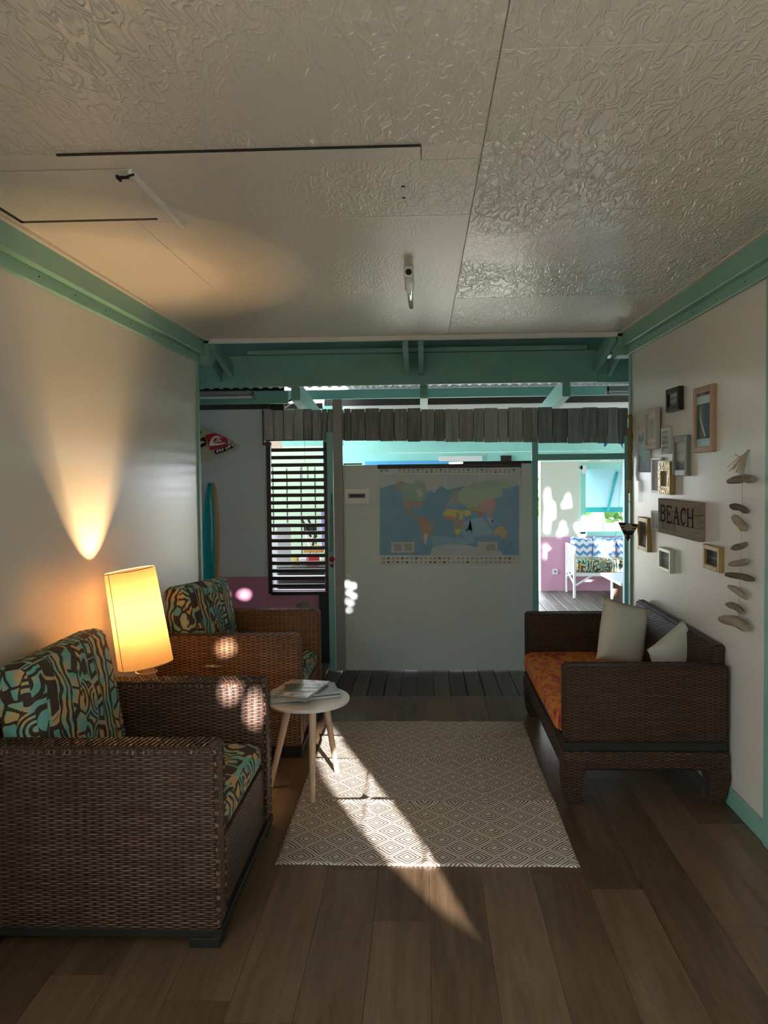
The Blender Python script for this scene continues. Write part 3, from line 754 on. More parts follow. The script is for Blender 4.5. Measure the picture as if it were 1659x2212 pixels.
obj('base', bm, wood('pale_stick_wood', (.45, .27, .12), (.66, .45, .24), 'z', .4), lp, True)
bm = bmesh.new(); sweep(bm, [(LX+.035+.047*math.cos(a*.5236), LY+.047*math.sin(a*.5236), .632) for a in range(13)], .004, 6, cap=False); obj('tie', bm, M['raffia'], lp, True)
TILT = Matrix.Translation((LX, LY, .885)) @ Matrix.Rotation(R_(-8.5), 4, 'Y')
bm = bmesh.new(); n = 64
prof = [(.124, -.222), (.1215, -.1), (.1185, .0), (.116, .12), (.1135, .222)]
rings = []
for r, z in prof:
    ring = []
    for j in range(n):
        a = 2*math.pi*j/n; q = 1+.012*math.sin(3*a+1)
        ring.append(bm.verts.new(TILT @ Vector((r*q*math.cos(a), r*q*.92*math.sin(a), z))))
    rings.append(ring)
for a, b in zip(rings, rings[1:]):
    for j in range(n): bm.faces.new((a[j], a[(j+1) % n], b[(j+1) % n], b[j]))
shade = obj('lampshade', bm, M['shade'], lp, 'all')
bm = bmesh.new()
for r, z in ((.1235, -.222), (.113, .222)):
    sweep(bm, [TILT @ Vector((r*math.cos(2*math.pi*j/48), r*.92*math.sin(2*math.pi*j/48), z)) for j in range(49)], .0022, 6, cap=False)
sa = R_(238)
sweep(bm, [TILT @ Vector((r*1.01*math.cos(sa), r*1.01*.92*math.sin(sa), z)) for r, z in prof], .0022, 6)
obj('piping', bm, M['raffia'], shade, True)
bm = bmesh.new(); bc = TILT @ Vector((.0, 0, .03))
sweep(bm, [(LX+.035, LY, .70), (LX+.03, LY, .74), bc-Vector((0, 0, .05))], .010, 10); obj('lamp_holder', bm, M['white'], lp, True)
bm = bmesh.new(); bmesh.ops.create_uvsphere(bm, u_segments=20, v_segments=12, radius=.030, matrix=Matrix.Translation(bc)); obj('bulb', bm, M['bulb'], lp, True, label='glowing warm bulb')
pl = bpy.data.lights.new('lamp_light', 'POINT'); pl.energy = 135; pl.color = (1, .63, .30); pl.shadow_soft_size = .032
po = bpy.data.objects.new('lamp_light', pl); C.objects.link(po); po.location = bc

# ------------------------------------------------------------------ bare fluorescent stick on the ceiling
fx = thing('ceiling_lamp', (-.05, 3.6, ZC), 'white stick fluorescent lamp fixed to the ceiling left of the long joint', 'ceiling lamp')
bm = bmesh.new(); bx(bm, -.075, -.033, 3.34, 3.60, ZC-.055, ZC-.001, bev=.009, seg=3); obj('lamp_housing', bm, M['white'], fx, True)
bm = bmesh.new(); bmesh.ops.create_cone(bm, cap_ends=True, segments=16, radius1=.014, radius2=.014, depth=.004, matrix=Matrix.Translation((-.054, 3.339, ZC-.03)) @ Matrix.Rotation(R_(90), 4, 'X')); obj('end_hole', bm, M['black'], fx)
bm = bmesh.new(); sweep(bm, [(-.052, 3.59, ZC-.035), (-.052, 4.0, ZC-.035), (-.052, 4.03, ZC-.035), (-.052, 4.042, ZC-.035)], [.016, .016, .011, .003], 16); obj('tube', bm, glass('tube_glass', (.9, .95, .9), .05), fx, True, label='clear glass tube')

# ------------------------------------------------------------------ pictures on the right wall
WX = XR
def wallrect(q):
    p = [at(a, b, 'x', WX) for a, b in q]
    ys = sorted(v.y for v in p); zs_t = (p[0].z+p[1].z)/2; zs_b = (p[2].z+p[3].z)/2
    return (ys[0]+ys[1])/2, (ys[2]+ys[3])/2, zs_b, zs_t
def frame(q, fm, pic, label, bw=.022, mat=None, dep=.022, off=0, name='picture_frame', cat='picture', glassy=False, extra=None):
    y0, y1, z0, z1 = wallrect(q); xw = WX-off
    t = thing(name, (xw, (y0+y1)/2, z0), label, cat, 'framed pictures on the right wall' if name == 'picture_frame' else None)
    bm = bmesh.new()
    for a in ((y0, y0+bw, z0, z1), (y1-bw, y1, z0, z1), (y0+bw, y1-bw, z0, z0+bw), (y0+bw, y1-bw, z1-bw, z1)):
        bx(bm, xw-dep, xw-.001, *a, bev=.003)
    obj('frame', bm, fm, t)
    if mat:
        B('mount', mat, t, xw-dep*.5, xw-.002, y0+bw, y1-bw, z0+bw, z1-bw); w = min(.03, (y1-y0)*.18)
        B('print', pic, t, xw-dep*.5-.001, xw-dep*.5, y0+bw+w, y1-bw-w, z0+bw+w, z1-bw-w)
    else: B('print', pic, t, xw-dep*.5, xw-.002, y0+bw, y1-bw, z0+bw, z1-bw)
    if extra: extra(t, xw-dep, y0, y1, z0, z1)
    return t
M['tanf'] = M['tanwood']
frame([(1448, 841.6), (1477.7, 834), (1477.7, 884), (1450, 891.5)], M['black'], picture('grey_harbour_photo', [(.2, (.16, .18, .15)), (.45, (.40, .42, .36)), (.6, (.10, .12, .10)), (.8, (.46, .48, .42))], 9), 'small black framed photo, highest of the group on the right wall', .028, dep=.03)
def p2(t, x, y0, y1, z0, z1):
    w = .026; h = z1-z0
    B('sky_band', paint('pale_sky_print', (.42, .52, .50), .3), t, x+.008, x+.010, y0+.03, y1-.03, z1-h*.26, z1-h*.14)
    B('surf_band', paint('pale_surf_print', (.34, .50, .54), .3), t, x+.008, x+.010, y0+.03, y1-.03, z0+h*.07, z0+h*.21)
    bm = bmesh.new(); extr(bm, [(x+.009, y1-.07, z1-h*.3), (x+.009, y1-.09, z1-h*.5), (x+.009, y0+.10, z0+h*.24), (x+.009, y0+.12, z0+h*.24), (x+.009, y1-.075, z1-h*.5)], (.001, 0, 0)); obj('wave_line', bm, M['paper'], t)
frame([(1505.3, 840.5), (1548.6, 828), (1547.3, 975.7), (1506.4, 979)], M['tanwood'], picture('blue_yellow_wave_print', [(.35, (.04, .09, .14)), (.55, (.06, .14, .20)), (.7, (.28, .21, .06)), (.85, (.07, .13, .18))], 3, 1), 'large tan wood frame with a blue wave print, rightmost high picture', .030, extra=p2)
frame([(1380.5, 918.5), (1407.6, 914.4), (1407, 1020.4), (1381.6, 1020.4)], M['paper'], picture('blue_beach_print', [(.12, (.10, .17, .24)), (.32, (.16, .30, .38)), (.38, (.34, .54, .55)), (.62, (.38, .55, .54)), (.66, (.14, .22, .28)), (.80, (.20, .27, .31)), (.86, (.48, .48, .45))], 6, 2, .6), 'unframed blue beach print beside the mint wall end', .006, dep=.012)
frame([(1404.5, 885), (1432, 880), (1430.5, 969.5), (1402.4, 970.5)], paint('whitewashed_frame', (.52, .46, .40), .6), picture('bird_sketch_print', [(.3, (.48, .47, .44)), (.46, (.46, .45, .42)), (.5, (.05, .05, .05)), (.54, (.48, .46, .43))], 6, 1, 3), 'whitewashed frame with a black sketch overlapping the blue beach print', .030, M['paper'], off=.012, dep=.024)
def p5(t, x, y0, y1, z0, z1):
    bm = bmesh.new()
    for k_, (a, b) in enumerate(((.42, .36), (.62, .56), (.80, .74), (.2, .17), (.5, .49))): bx(bm, x-.001, x, y0+.02, y1-.03, z1-(z1-z0)*a, z1-(z1-z0)*b)
    obj('printed_lines', bm, M['darkwood'], t, kind='stuff')
frame([(1434.6, 923.7), (1453.3, 920.6), (1451.3, 981), (1434.6, 980)], M['paper'], M['paper'], 'small pale text plaque left of the beaded frame', .01, dep=.02, extra=p5)
def beads(t, x, y0, y1, z0, z1):
    bm = bmesh.new(); n = 26
    for s in (y0+.014, y1-.014):
        for i in range(n):
            bmesh.ops.create_icosphere(bm, subdivisions=1, radius=.0055, matrix=Matrix.Translation((x-.001, s, z0+.012+(z1-z0-.024)*i/(n-1))))
    obj('bead_edging', bm, M['paper'], t, True, 'stuff', 'white beads along the sides')
frame([(1461.2, 943.5), (1493.5, 938.3), (1491.8, 1028.7), (1461.2, 1027.7)], paint('pewter_frame', (.20, .20, .18), .4), picture('botanical_sketch_print', [(.25, (.10, .10, .09)), (.34, (.46, .49, .45)), (.55, (.50, .53, .49)), (.62, (.24, .28, .24)), (.68, (.50, .53, .50))], 6, 2, 2), 'beaded pewter frame with a botanical sketch', .034, extra=beads)
frame([(1411.7, 989), (1435.6, 987), (1431.5, 1065), (1412.8, 1064)], M['white'], picture('blue_feather_print', [(.40, (.46, .48, .50)), (.48, (.22, .26, .38)), (.56, (.46, .48, .50))], 3, 1, .5), 'white framed blue feather print left of the gold mosaic frame', .016, off=0, dep=.018)
def mosaic(t, x, y0, y1, z0, z1):
    bm = bmesh.new(); s = .012; w = .045
    yy = y0
    while yy < y1-s*.5:
        z_ = z0
        while z_ < z1-s*.5:
            if yy < y0+w or yy > y1-w-s or z_ < z0+w or z_ > z1-w-s: bx(bm, x-.003*random.random()-.0005, x+.001, yy+.001, yy+s-.001, z_+.001, z_+s-.001)
            z_ += s
        yy += s
    obj('mosaic_tile', bm, paint('gold_mosaic_tile', (.50, .33, .07), .25, .8, 90, metal=.5), t, False, 'stuff')
frame([(1431.5, 997.5), (1459.6, 996.5), (1458, 1069), (1433.6, 1067)], M['gold'], paint('mauve_print', (.36, .27, .27), .3), 'gold mosaic frame with a mauve picture above the BEACH sign', .046, dep=.030, off=.0, extra=mosaic)
frame([(1410.7, 1103.6), (1431.5, 1104.6), (1431.5, 1149.3), (1411.7, 1143)], M['paper'], picture('grey_blot_print', [(.35, (.46, .46, .44)), (.5, (.20, .22, .25)), (.6, (.46, .46, .44))], 7, 1, 2), 'small white print directly left of the BEACH sign', .012, dep=.016)
frame([(1383.7, 1118), (1407, 1117), (1407.6, 1192), (1386.8, 1187.8)], M['gold'], picture('brown_portrait_print', [(.3, (.12, .11, .10)), (.5, (.25, .15, .08)), (.7, (.10, .10, .10))], 5), 'narrow gold frame nearest the wall end, beside the triangular ornament', .03, dep=.026)
frame([(1430.5, 1180.5), (1457.5, 1188.9), (1457.5, 1239.8), (1431.5, 1228.4)], M['silver'], picture('grey_lake_photo', [(.3, (.22, .23, .21)), (.6, (.30, .31, .29)), (.8, (.20, .21, .20))], 6), 'small silver frame below the BEACH sign', .022, dep=.026)
frame([(1527.8, 1175.3), (1565.2, 1181.6), (1564.6, 1235.6), (1529.6, 1228.4)], M['gold'], picture('dark_flower_photo', [(.3, (.08, .09, .09)), (.55, (.20, .20, .20)), (.7, (.24, .15, .15)), (.85, (.08, .08, .08))], 7), 'gold and black framed dark photo at the lower right of the group', .024, M['black'], dep=.026)
# BEACH sign
y0, y1, z0, z1 = wallrect([(1436, 1077.6), (1525, 1083.8), (1523, 1168), (1433.6, 1151.4)])
sg = thing('wooden_sign', (WX, (y0+y1)/2, z0), 'weathered wooden board sign with the word BEACH in black', 'sign')
hh = (z1-z0)/3
for k_ in range(3):
    B('board', wood('sign_board_wood', (.13, .10, .068), (.29, .235, .165), 'y', .9, 2, .3, .3) if k_ == 0 else bpy.data.materials['sign_board_wood'], sg, WX-.035, WX-.002, y0, y1, z0+hh*k_+.0008, z0+hh*(k_+1)-.0008, bev=.0015)
def stroke(bm, a, b, w, o):                         # bar in sign plane, (s,t) with s to the right seen from the room
    A = o(*a); Bp = o(*b); d = (Bp-A).normalized(); nn = Vector((0, -d.z, d.y))*w/2
    extr(bm, [A-nn, Bp-nn, Bp+nn, A+nn], (-.0012, 0, 0))
LET = {'B': [((0, 0), (0, 1), 1), ((0, 1), (.5, 1), .6), ((.5, 1), (.68, .88), .8), ((.68, .88), (.68, .66), 1), ((.68, .66), (.45, .53), .8), ((0, .53), (.45, .53), .6), ((.45, .53), (.74, .40), .8), ((.74, .40), (.74, .14), 1), ((.74, .14), (.5, 0), .8), ((0, 0), (.5, 0), .6), ((-.12, 0), (.1, 0), .5), ((-.12, 1), (.1, 1), .5)],
       'E': [((0, 0), (0, 1), 1), ((0, 1), (.72, 1), .6), ((0, .52), (.5, .52), .6), ((0, 0), (.76, 0), .6), ((.72, 1), (.72, .84), .6), ((.76, 0), (.78, .18), .6), ((.5, .62), (.5, .42), .6), ((-.12, 0), (.1, 0), .5), ((-.12, 1), (.1, 1), .5)],
       'A': [((0, 0), (.42, 1), .6), ((.42, 1), (.84, 0), 1.1), ((.16, .36), (.66, .36), .6), ((-.14, 0), (.16, 0), .5), ((.68, 0), (1.0, 0), .5)],
       'C': [((.74, .74), (.72, .92), .8), ((.72, .92), (.45, 1), .7), ((.45, 1), (.14, .84), .9), ((.14, .84), (.02, .5), 1), ((.02, .5), (.14, .16), 1), ((.14, .16), (.45, 0), .9), ((.45, 0), (.76, .2), .7), ((.74, .74), (.76, 1), .6)],
       'H': [((0, 0), (0, 1), 1), ((.74, 0), (.74, 1), 1), ((0, .5), (.74, .5), .6), ((-.14, 0), (.14, 0), .5), ((-.14, 1), (.14, 1), .5), ((.6, 0), (.88, 0), .5), ((.6, 1), (.88, 1), .5)]}
bm = bmesh.new(); Wd = y1-y0; Hd = z1-z0; lw = Wd*.145; lh = Hd*.44
for i, ch in enumerate('BEACH'):
    ox = .09+i*.17
    o = lambda s, t, ox=ox: Vector((WX-.035, y1-Wd*ox-s*lw, z0+Hd*.36+t*lh))
    for a, b, w in LET[ch]: stroke(bm, a, b, .015*w, o)
obj('lettering', bm, M['ink'], sg)
def text_mesh(name, s, mat, parent, loc, size, xdir, updir, ext=.0006, sx=1.0):
    cu = bpy.data.curves.new('t', 'FONT'); cu.body = s; cu.size = size; cu.extrude = ext
    o = bpy.data.objects.new('t', cu); C.objects.link(o); dg = bpy.context.evaluated_depsgraph_get()
    me = bpy.data.meshes.new_from_object(o.evaluated_get(dg)); bpy.data.objects.remove(o)
    X = Vector(xdir).normalized(); U = Vector(updir).normalized(); N = X.cross(U)
    me.transform(Matrix(((X.x*sx, U.x, N.x, loc[0]), (X.y*sx, U.y, N.y, loc[1]), (X.z*sx, U.z, N.z, loc[2]), (0, 0, 0, 1))))
    bm = bmesh.new(); bm.from_mesh(me); return obj(name, bm, mat, parent)
text_mesh('lettering', 'YLEYLVR', paint('faded_brown_print', (.13, .095, .055), .7), sg, (WX-.0356, y1-Wd*.10, z0+Hd*.14), Hd*.26, (0, -1, 0), (0, 0, 1), sx=1.25)
# triangular carved ornament and hanging stick at the wall end
bm = bmesh.new(); T = [at(1336, 1128, 'y', 4.85), at(1381, 1133, 'y', 4.85), at(1356, 1170, 'y', 4.85)]
tr = thing('triangle_ornament', T[2], 'black and cream triangular carved ornament sticking out from the wall end', 'ornament')
extr(bm, T, (0, .02, 0)); obj('body', bm, M['black'], tr)
bm = bmesh.new(); cc = (T[0]+T[1]+T[2])/3+Vector((0, -.001, .015))
bmesh.ops.create_cone(bm, cap_ends=True, segments=20, radius1=.026, radius2=.026, depth=.003, matrix=Matrix.Translation(cc) @ Matrix.Rotation(R_(90), 4, 'X'))
def lerp(a, b, t): return a+(b-a)*t
for t0, t1 in ((.14, .24), (.30, .38), (.62, .74)):
    for sgn in (0, 1):
        A = lerp(T[0], T[2], t0); A2 = lerp(T[0], T[2], t1); E = lerp(T[1], T[2], t0); E2 = lerp(T[1], T[2], t1)
        if sgn == 0: q = [A, lerp(A, E, .3), lerp(A2, E2, .3), A2]
        else: q = [E, lerp(E, A, .3), lerp(E2, A2, .3), E2]
        extr(bm, [Vector((p.x, p.y-.001, p.z)) for p in q], (0, -.001, 0))
obj('inlay', bm, paint('carved_bone', (.40, .34, .27), .6), tr, label='cream inlay bands and disc')
bm = bmesh.new(); pts = [at(1361, y, 'y', 4.97)+Vector((random.uniform(-.004, .004), 0, 0)) for y in range(895, 1050, 12)]
hs = thing('hanging_stick', pts[-1], 'knobbly yellow-brown stick ornament hanging on the mint wall end', 'ornament')
sweep(bm, pts, [.012+.006*random.random() for _ in pts], 10); obj('stick', bm, paint('mossy_bark', (.24, .18, .06), .7, .7, 40, .5), hs, True)
bm = bmesh.new(); p = at(1359, 1046, 'y', 4.955); sweep(bm, [p+Vector((0, 0, .03)), p, p+Vector((-.004, 0, -.05)), p+Vector((.0, 0, -.06))], [.012, .018, .014, .004], 10); obj('shell', bm, paint('speckled_shell', (.40, .36, .26), .4, .9, 120), hs, True)
bm = bmesh.new(); sweep(bm, [at(1361, 1050, 'y', 4.96), at(1362, 1080, 'y', 4.96), at(1360, 1086, 'y', 4.96), at(1357, 1080, 'y', 4.96), at(1357, 1055, 'y', 4.96)], .003, 6); obj('cord', bm, M['yellow'], hs, True)

# driftwood mobile
mb = thing('driftwood_mobile', at(1590, 1350, 'x', 1.33), 'driftwood mobile of nine stacked pieces under a twig bundle on the right wall', 'mobile')
MX = 1.355
DR = [((1583, 1040), (1608, 1033), (1630, 1036), .017), ((1588, 1093), (1600, 1097), (1614, 1105), .015), ((1593, 1115), (1600, 1132), (1610, 1143), .017), ((1590, 1184), (1600, 1180), (1611, 1175), .014),
      ((1585, 1219), (1600, 1216), (1616, 1212), .013), ((1578, 1241), (1600, 1245), (1626, 1252), .014), ((1584, 1267), (1596, 1277), (1612, 1292), .015), ((1580, 1305), (1592, 1312), (1606, 1325), .014), ((1565, 1337), (1588, 1341), (1613, 1357), .024)]
for q in DR:
    a, m, b = [at(*p, 'x', MX) for p in q[:3]]; r = q[3]
    a.x -= .02; b.x += .0; bm = bmesh.new(); pts = [a, lerp(a, m, .35), m, lerp(m, b, .6), b]
    sweep(bm, pts, [r*.55, r*random.uniform(.85, 1.1), r, r*random.uniform(.8, 1.15), r*.7], 12); bmesh.ops.subdivide_edges(bm, edges=bm.edges[:], cuts=1)
    for v in bm.verts: v.co += Vector([noise.noise(v.co*30+Vector((0, k_*7, 0)))*.0035 for k_ in range(3)])
    obj('driftwood_piece', bm, M['drift'], mb, True)
bm = bmesh.new(); t0 = at(1616, 974, 'x', MX+.03); sweep(bm, [t0, at(1604, 1000, 'x', MX), at(1603, 1100, 'x', MX), at(1601, 1200, 'x', MX), at(1594, 1342, 'x', MX)], .0012, 5); obj('string', bm, M['raffia'], mb)
bm = bmesh.new()
sweep(bm, [at(1618, 972, 'x', MX+.035), at(1611, 980, 'x', MX+.02)], [.006, .005], 7)
for q in range(11):
    e = at(1571+q*3.4, 1014+q*1.1+random.uniform(-4, 4), 'x', MX-.02); sweep(bm, [at(1615, 976, 'x', MX+.03), lerp(at(1615, 976, 'x', MX+.03), e, .5)+Vector((0, 0, .004)), e], [.004, .003, .0018], 6)
sweep(bm, [at(1587, 981, 'x', MX-.02), at(1600, 990, 'x', MX)], .0018, 5)
obj('twig_bundle', bm, M['raffia'], mb, True, 'stuff')

# ------------------------------------------------------------------ world map
mp = thing('wall_map', at(968, 1221, 'y', PY), 'laminated world map hung from a black bar on the white partition', 'map')
def mz(p, d): q = at(815+p[0]/5.267, 1000+p[1]/5.267, 'y', PY-d); return q
MP = {}
def mapmat(n, c): t = NT('map_'+n); c = tuple(x*1.3 for x in c); t.col(c); v = t.coord('Object'); t.col(t.mix(t.noise(v, 9, 4), tuple(x*.82 for x in c), tuple(min(1, x*1.12) for x in c))); t.set(Roughness=.22); MP[n] = t.m
for n_, c_ in dict(sheet=(.47, .48, .49), ocean=(.13, .27, .41), ocean2=(.19, .34, .46), ice=(.37, .42, .47), green=(.23, .33, .29), green2=(.30, .38, .30), brown=(.30, .24, .23), rust=(.36, .22, .16), yellow=(.46, .42, .13), pink=(.40, .24, .23), red=(.38, .15, .13), olive=(.34, .29, .10), tan=(.38, .30, .17), pale=(.42, .40, .38), grey=(.25, .28, .29), dark=(.06, .06, .07)).items(): mapmat(n_, c_)
B('sheet', MP['sheet'], mp, *[mz((18, 0), .01).x, mz((1628, 0), .01).x], PY-.008, PY-.004, mz((0, 1172), .01).z, mz((0, 60), .01).z)
polys = [('ocean', [(28, 130), (1612, 130), (1612, 1050), (28, 1050)]), ('ocean2', [(560, 330), (740, 300), (800, 420), (760, 560), (900, 700), (1000, 860), (1330, 800), (1250, 700), (1180, 620), (1060, 640), (1100, 900), (900, 960), (640, 960), (600, 820), (660, 700), (560, 560), (520, 470)]),
 ('ice', [(28, 130), (1612, 130), (1612, 250), (1450, 290), (1100, 250), (900, 280), (800, 310), (740, 260), (560, 330), (540, 210), (400, 240), (200, 240), (28, 290)]),
 ('pale', [(560, 190), (640, 155), (745, 200), (720, 260), (640, 345), (590, 290)]),
 ('brown', [(190, 290), (215, 230), (270, 200), (330, 225), (300, 290), (230, 312)]),
 ('green', [(265, 250), (330, 222), (400, 240), (450, 190), (540, 215), (560, 330), (550, 410), (480, 445), (315, 430), (280, 360), (255, 310)]), ('ice', [(440, 300), (500, 290), (520, 360), (470, 390)]),
 ('brown', [(292, 420), (480, 435), (545, 440), (500, 485), (455, 525), (380, 510), (372, 575), (330, 545), (296, 480)]),
 ('rust', [(325, 530), (380, 545), (392, 590), (462, 632), (450, 645), (370, 595), (340, 565)]),
 ('rust', [(455, 655), (482, 620), (550, 612), (590, 665), (652, 700), (640, 760), (600, 805), (570, 865), (552, 945), (515, 900), (505, 765), (465, 690)]), ('brown', [(575, 690), (650, 702), (638, 760), (590, 790), (570, 740)]),
 ('pale', [(527, 815), (575, 800), (568, 860), (550, 938), (532, 900)]),
 ('yellow', [(738, 585), (790, 522), (860, 530), (940, 540), (978, 560), (972, 650), (880, 622), (830, 642), (760, 625)]),
 ('rust', [(745, 602), (870, 607), (884, 642), (800, 652), (762, 635)]), ('brown', [(850, 640), (970, 647), (1012, 620), (975, 720), (955, 755), (880, 755), (865, 692)]), ('rust', [(900, 560), (940, 570), (930, 640), (890, 620)]),
 ('yellow', [(880, 755), (960, 753), (940, 802), (908, 825), (886, 792)]), ('yellow', [(970, 540), (1050, 535), (1065, 590), (1010, 612), (976, 570)]),
 ('grey', [(780, 505), (790, 465), (830, 420), (845, 350), (900, 300), (962, 330), (950, 420), (985, 470), (900, 482), (850, 472)]),
 ('green2', [(950, 300), (1080, 225), (1300, 180), (1480, 188), (1560, 205), (1500, 262), (1420, 300), (1425, 380), (1330, 400), (1150, 460), (1000, 482), (930, 440), (915, 350)]), ('green', [(1080, 230), (1380, 190), (1400, 260), (1180, 300), (1060, 290)]),
 ('green2', [(990, 470), (1150, 440), (1160, 500), (1030, 520)]),
 ('olive', [(1010, 512), (1100, 498), (1200, 528), (1240, 572), (1150, 562), (1080, 540)]), ('pink', [(1130, 480), (1200, 440), (1340, 395), (1345, 520), (1290, 565), (1200, 540)]),
 ('red', [(1118, 545), (1205, 560), (1192, 600), (1160, 612)]), ('pink', [(1240, 560), (1290, 568), (1305, 620), (1262, 610)]), ('pale', [(1245, 625), (1290, 640), (1335, 690), (1290, 690)]), ('dark', [(1290, 655), (1325, 650), (1325, 685), (1300, 678)]),
 ('red', [(1410, 680), (1490, 695), (1440, 700)]), ('tan', [(1310, 800), (1350, 740), (1400, 718), (1450, 730), (1482, 790), (1460, 862), (1420, 862), (1380, 822), (1320, 826)]),
 ('dark', [(1000, 770), (1030, 735), (1025, 780)]), ('dark', [(1510, 925), (1548, 905), (1520, 935)]), ('ice', [(605, 1050), (625, 965), (800, 922), (1000, 932), (1200, 972), (1400, 1000), (1430, 1050)]),
 ('pale', [(160, 900), (420, 900), (420, 1020), (160, 1020)]), ('grey', [(180, 920), (280, 915), (285, 1005), (190, 1000)]), ('grey', [(300, 920), (400, 915), (395, 1005), (310, 1000)]), ('pale', [(1140, 895), (1368, 895), (1368, 1020), (1140, 1020)]), ('grey', [(1250, 930), (1340, 920), (1345, 990), (1240, 995)])]
mats = list(MP.values()); keys = list(MP)
bm = bmesh.new()
for i, (c_, pl_) in enumerate(polys):
    d = .0082+i*.00004
    vs_ = [bm.verts.new(mz(p, d)) for p in pl_]
    tris = geometry.tessellate_polygon([[v.co for v in vs_]])
    for t_ in tris:
        f = bm.faces.new([vs_[q] for q in t_]); f.material_index = keys.index(c_)
random.seed(5)
def mk(x0, y0, x1, y1, c_, d=.0104):
    f = bm.faces.new([bm.verts.new(mz(p, d)) for p in ((x0, y0), (x1, y0), (x1, y1), (x0, y1))]); f.material_index = keys.index(c_)
for r in (80, 105):
    for q in range(26): mk(240+q*52, r-8, 268+q*52, r+6, random.choice(['dark', 'grey', 'brown', 'ocean', 'grey']))
for r in (1085, 1130):
    for q in range(29): mk(60+q*53, r-10, 88+q*53, r+10, random.choice(['dark', 'grey', 'red', 'grey', 'ocean', 'grey', 'yellow' if q > 14 else 'dark']))
mk(30, 75, 60, 105, 'red'); mk(85, 75, 130, 105, 'green')
me_o = obj('map_print', bm, mats, mp)
pbox('hanging_bar', M['darkwood'], 815, 1126, 1002, 1011, PY-.022, .018, mp, label='black hanging bar')
# fuse box and switch on the partition
fb = thing('fuse_box', at(771, 1088, 'y', PY), 'white fuse box cover with a black breaker row left of the map', 'fuse box')
pbox('cover', M['white'], 744, 799, 1055, 1088, PY-.014, .013, fb, bev=.002)
pbox('window', M['grey'], 752, 789, 1066, 1076, PY-.017, .004, fb)
for i in range(9): pbox('breaker', M['black'], 756+i*3.4, 758.6+i*3.4, 1068, 1074, PY-.021, .004, fb, bev=0)
sw = thing('light_switch', at(752, 1252, 'y', PY), 'small white light switch low on the left of the partition', 'switch')
pbox('plate', M['panelw'], 745, 762, 1236, 1252, PY-.012, .011, sw, bev=.002); pbox('rocker', M['white'], 749, 758, 1240, 1248, PY-.015, .004, sw, bev=.001)
# beaded hanging with pompoms on the post
bh = thing('beaded_hanging', at(716, 1225, 'y', PY-.03), 'beaded string with red pompoms hanging on the turquoise post', 'ornament')
bm = bmesh.new(); sweep(bm, [at(716, 1066, 'y', PY-.028), at(716, 1095, 'y', PY-.028)], .003, 6); obj('cord', bm, M['black'], bh)
bm = bmesh.new(); random.seed(9)
for i in range(90):
    y_ = 1096+i*1.08; p = at(716+3.2*math.sin(i*1.9)+random.uniform(-1, 1), y_, 'y', PY-.030); bmesh.ops.create_icosphere(bm, subdivisions=1, radius=.0052, matrix=Matrix.Translation(p))
obj('beads', bm, [paint('grey_green_beads', (.20, .26, .22), .3, .8, 80)], bh, True, 'stuff')
for (a, b, r) in ((717, 1208, .021), (717, 1222, .013)):
    bm = bmesh.new(); bmesh.ops.create_icosphere(bm, subdivisions=3, radius=r, matrix=Matrix.Translation(at(a, b, 'y', PY-.034)))
    for v in bm.verts: v.co += Vector([noise.noise(v.co*140+Vector((q*9, 0, 0)))*.004 for q in range(3)])
    obj('pompom', bm, paint('crimson_wool', (.35, .01, .04), .9), bh, True)

# ------------------------------------------------------------------ surfboards in the alcove
def board(name, pts_w, axis_pts, mats_, label, thick, zdir):
    pass
sb = thing('surfboard', at(470, 993, 'y', AY-.1), 'cream surfboard nose with red and black stickers high on the alcove wall', 'surfboard', 'surfboards in the alcove')
out = [(340, 905), (400, 912), (433, 924), (470, 938), (495, 950), (513, 961), (516, 965), (508, 969), (480, 980), (455, 989), (430, 994), (340, 1004)]
bm = bmesh.new(); extr(bm, [at(a, b, 'y', AY-.09) for a, b in out], (0, .05, 0)); bmesh.ops.bevel(bm, geom=[e for e in bm.edges], offset=.012, segments=3, affect='EDGES'); bo = obj('deck', bm, M['boardcream'], sb, True)
def sticker(pts, m, d=.003, name='sticker', lab=None):
    bm = bmesh.new(); vs_ = [bm.verts.new(at(400+a/4.609, 860+b/4.609, 'y', AY-.0905-d)) for a, b in pts]
    for t_ in geometry.tessellate_polygon([[v.co for v in vs_]]): bm.faces.new([vs_[q] for q in t_])
    return obj(name, bm, m, sb, label=lab)
sticker([(202, 375), (215, 362), (290, 350), (310, 352), (415, 400), (425, 415), (424, 460), (410, 478), (262, 520), (245, 512), (205, 400)], M['red'], lab='red rounded square sticker')
# white wave curling over a peak
wav = [(238, 478), (244, 440), (262, 402), (290, 378), (318, 374), (350, 386), (380, 402), (362, 398), (330, 392), (300, 396), (284, 412), (280, 436), (300, 450), (340, 448), (412, 442), (380, 458), (320, 470)]
sticker(wav, M['white'], .004); sticker([(296, 442), (318, 400), (330, 396), (345, 412), (372, 436), (340, 430)], M['white'], .0045)
sticker([(310, 425), (324, 404), (332, 416), (326, 430)], M['red'], .005)
sticker([(140, 405), (190, 385), (205, 405), (208, 430), (212, 468), (150, 498), (138, 498)], M['black'])
sticker([(150, 445), (165, 425), (200, 440), (170, 448), (150, 462)], M['white'], .004); sticker([(140, 320), (155, 320), (162, 345), (150, 365), (138, 370)], M['black'])
sticker([(285, 520), (350, 498), (400, 482), (470, 445), (488, 468), (480, 495), (430, 512), (400, 530), (305, 562), (296, 550)], M['black'])
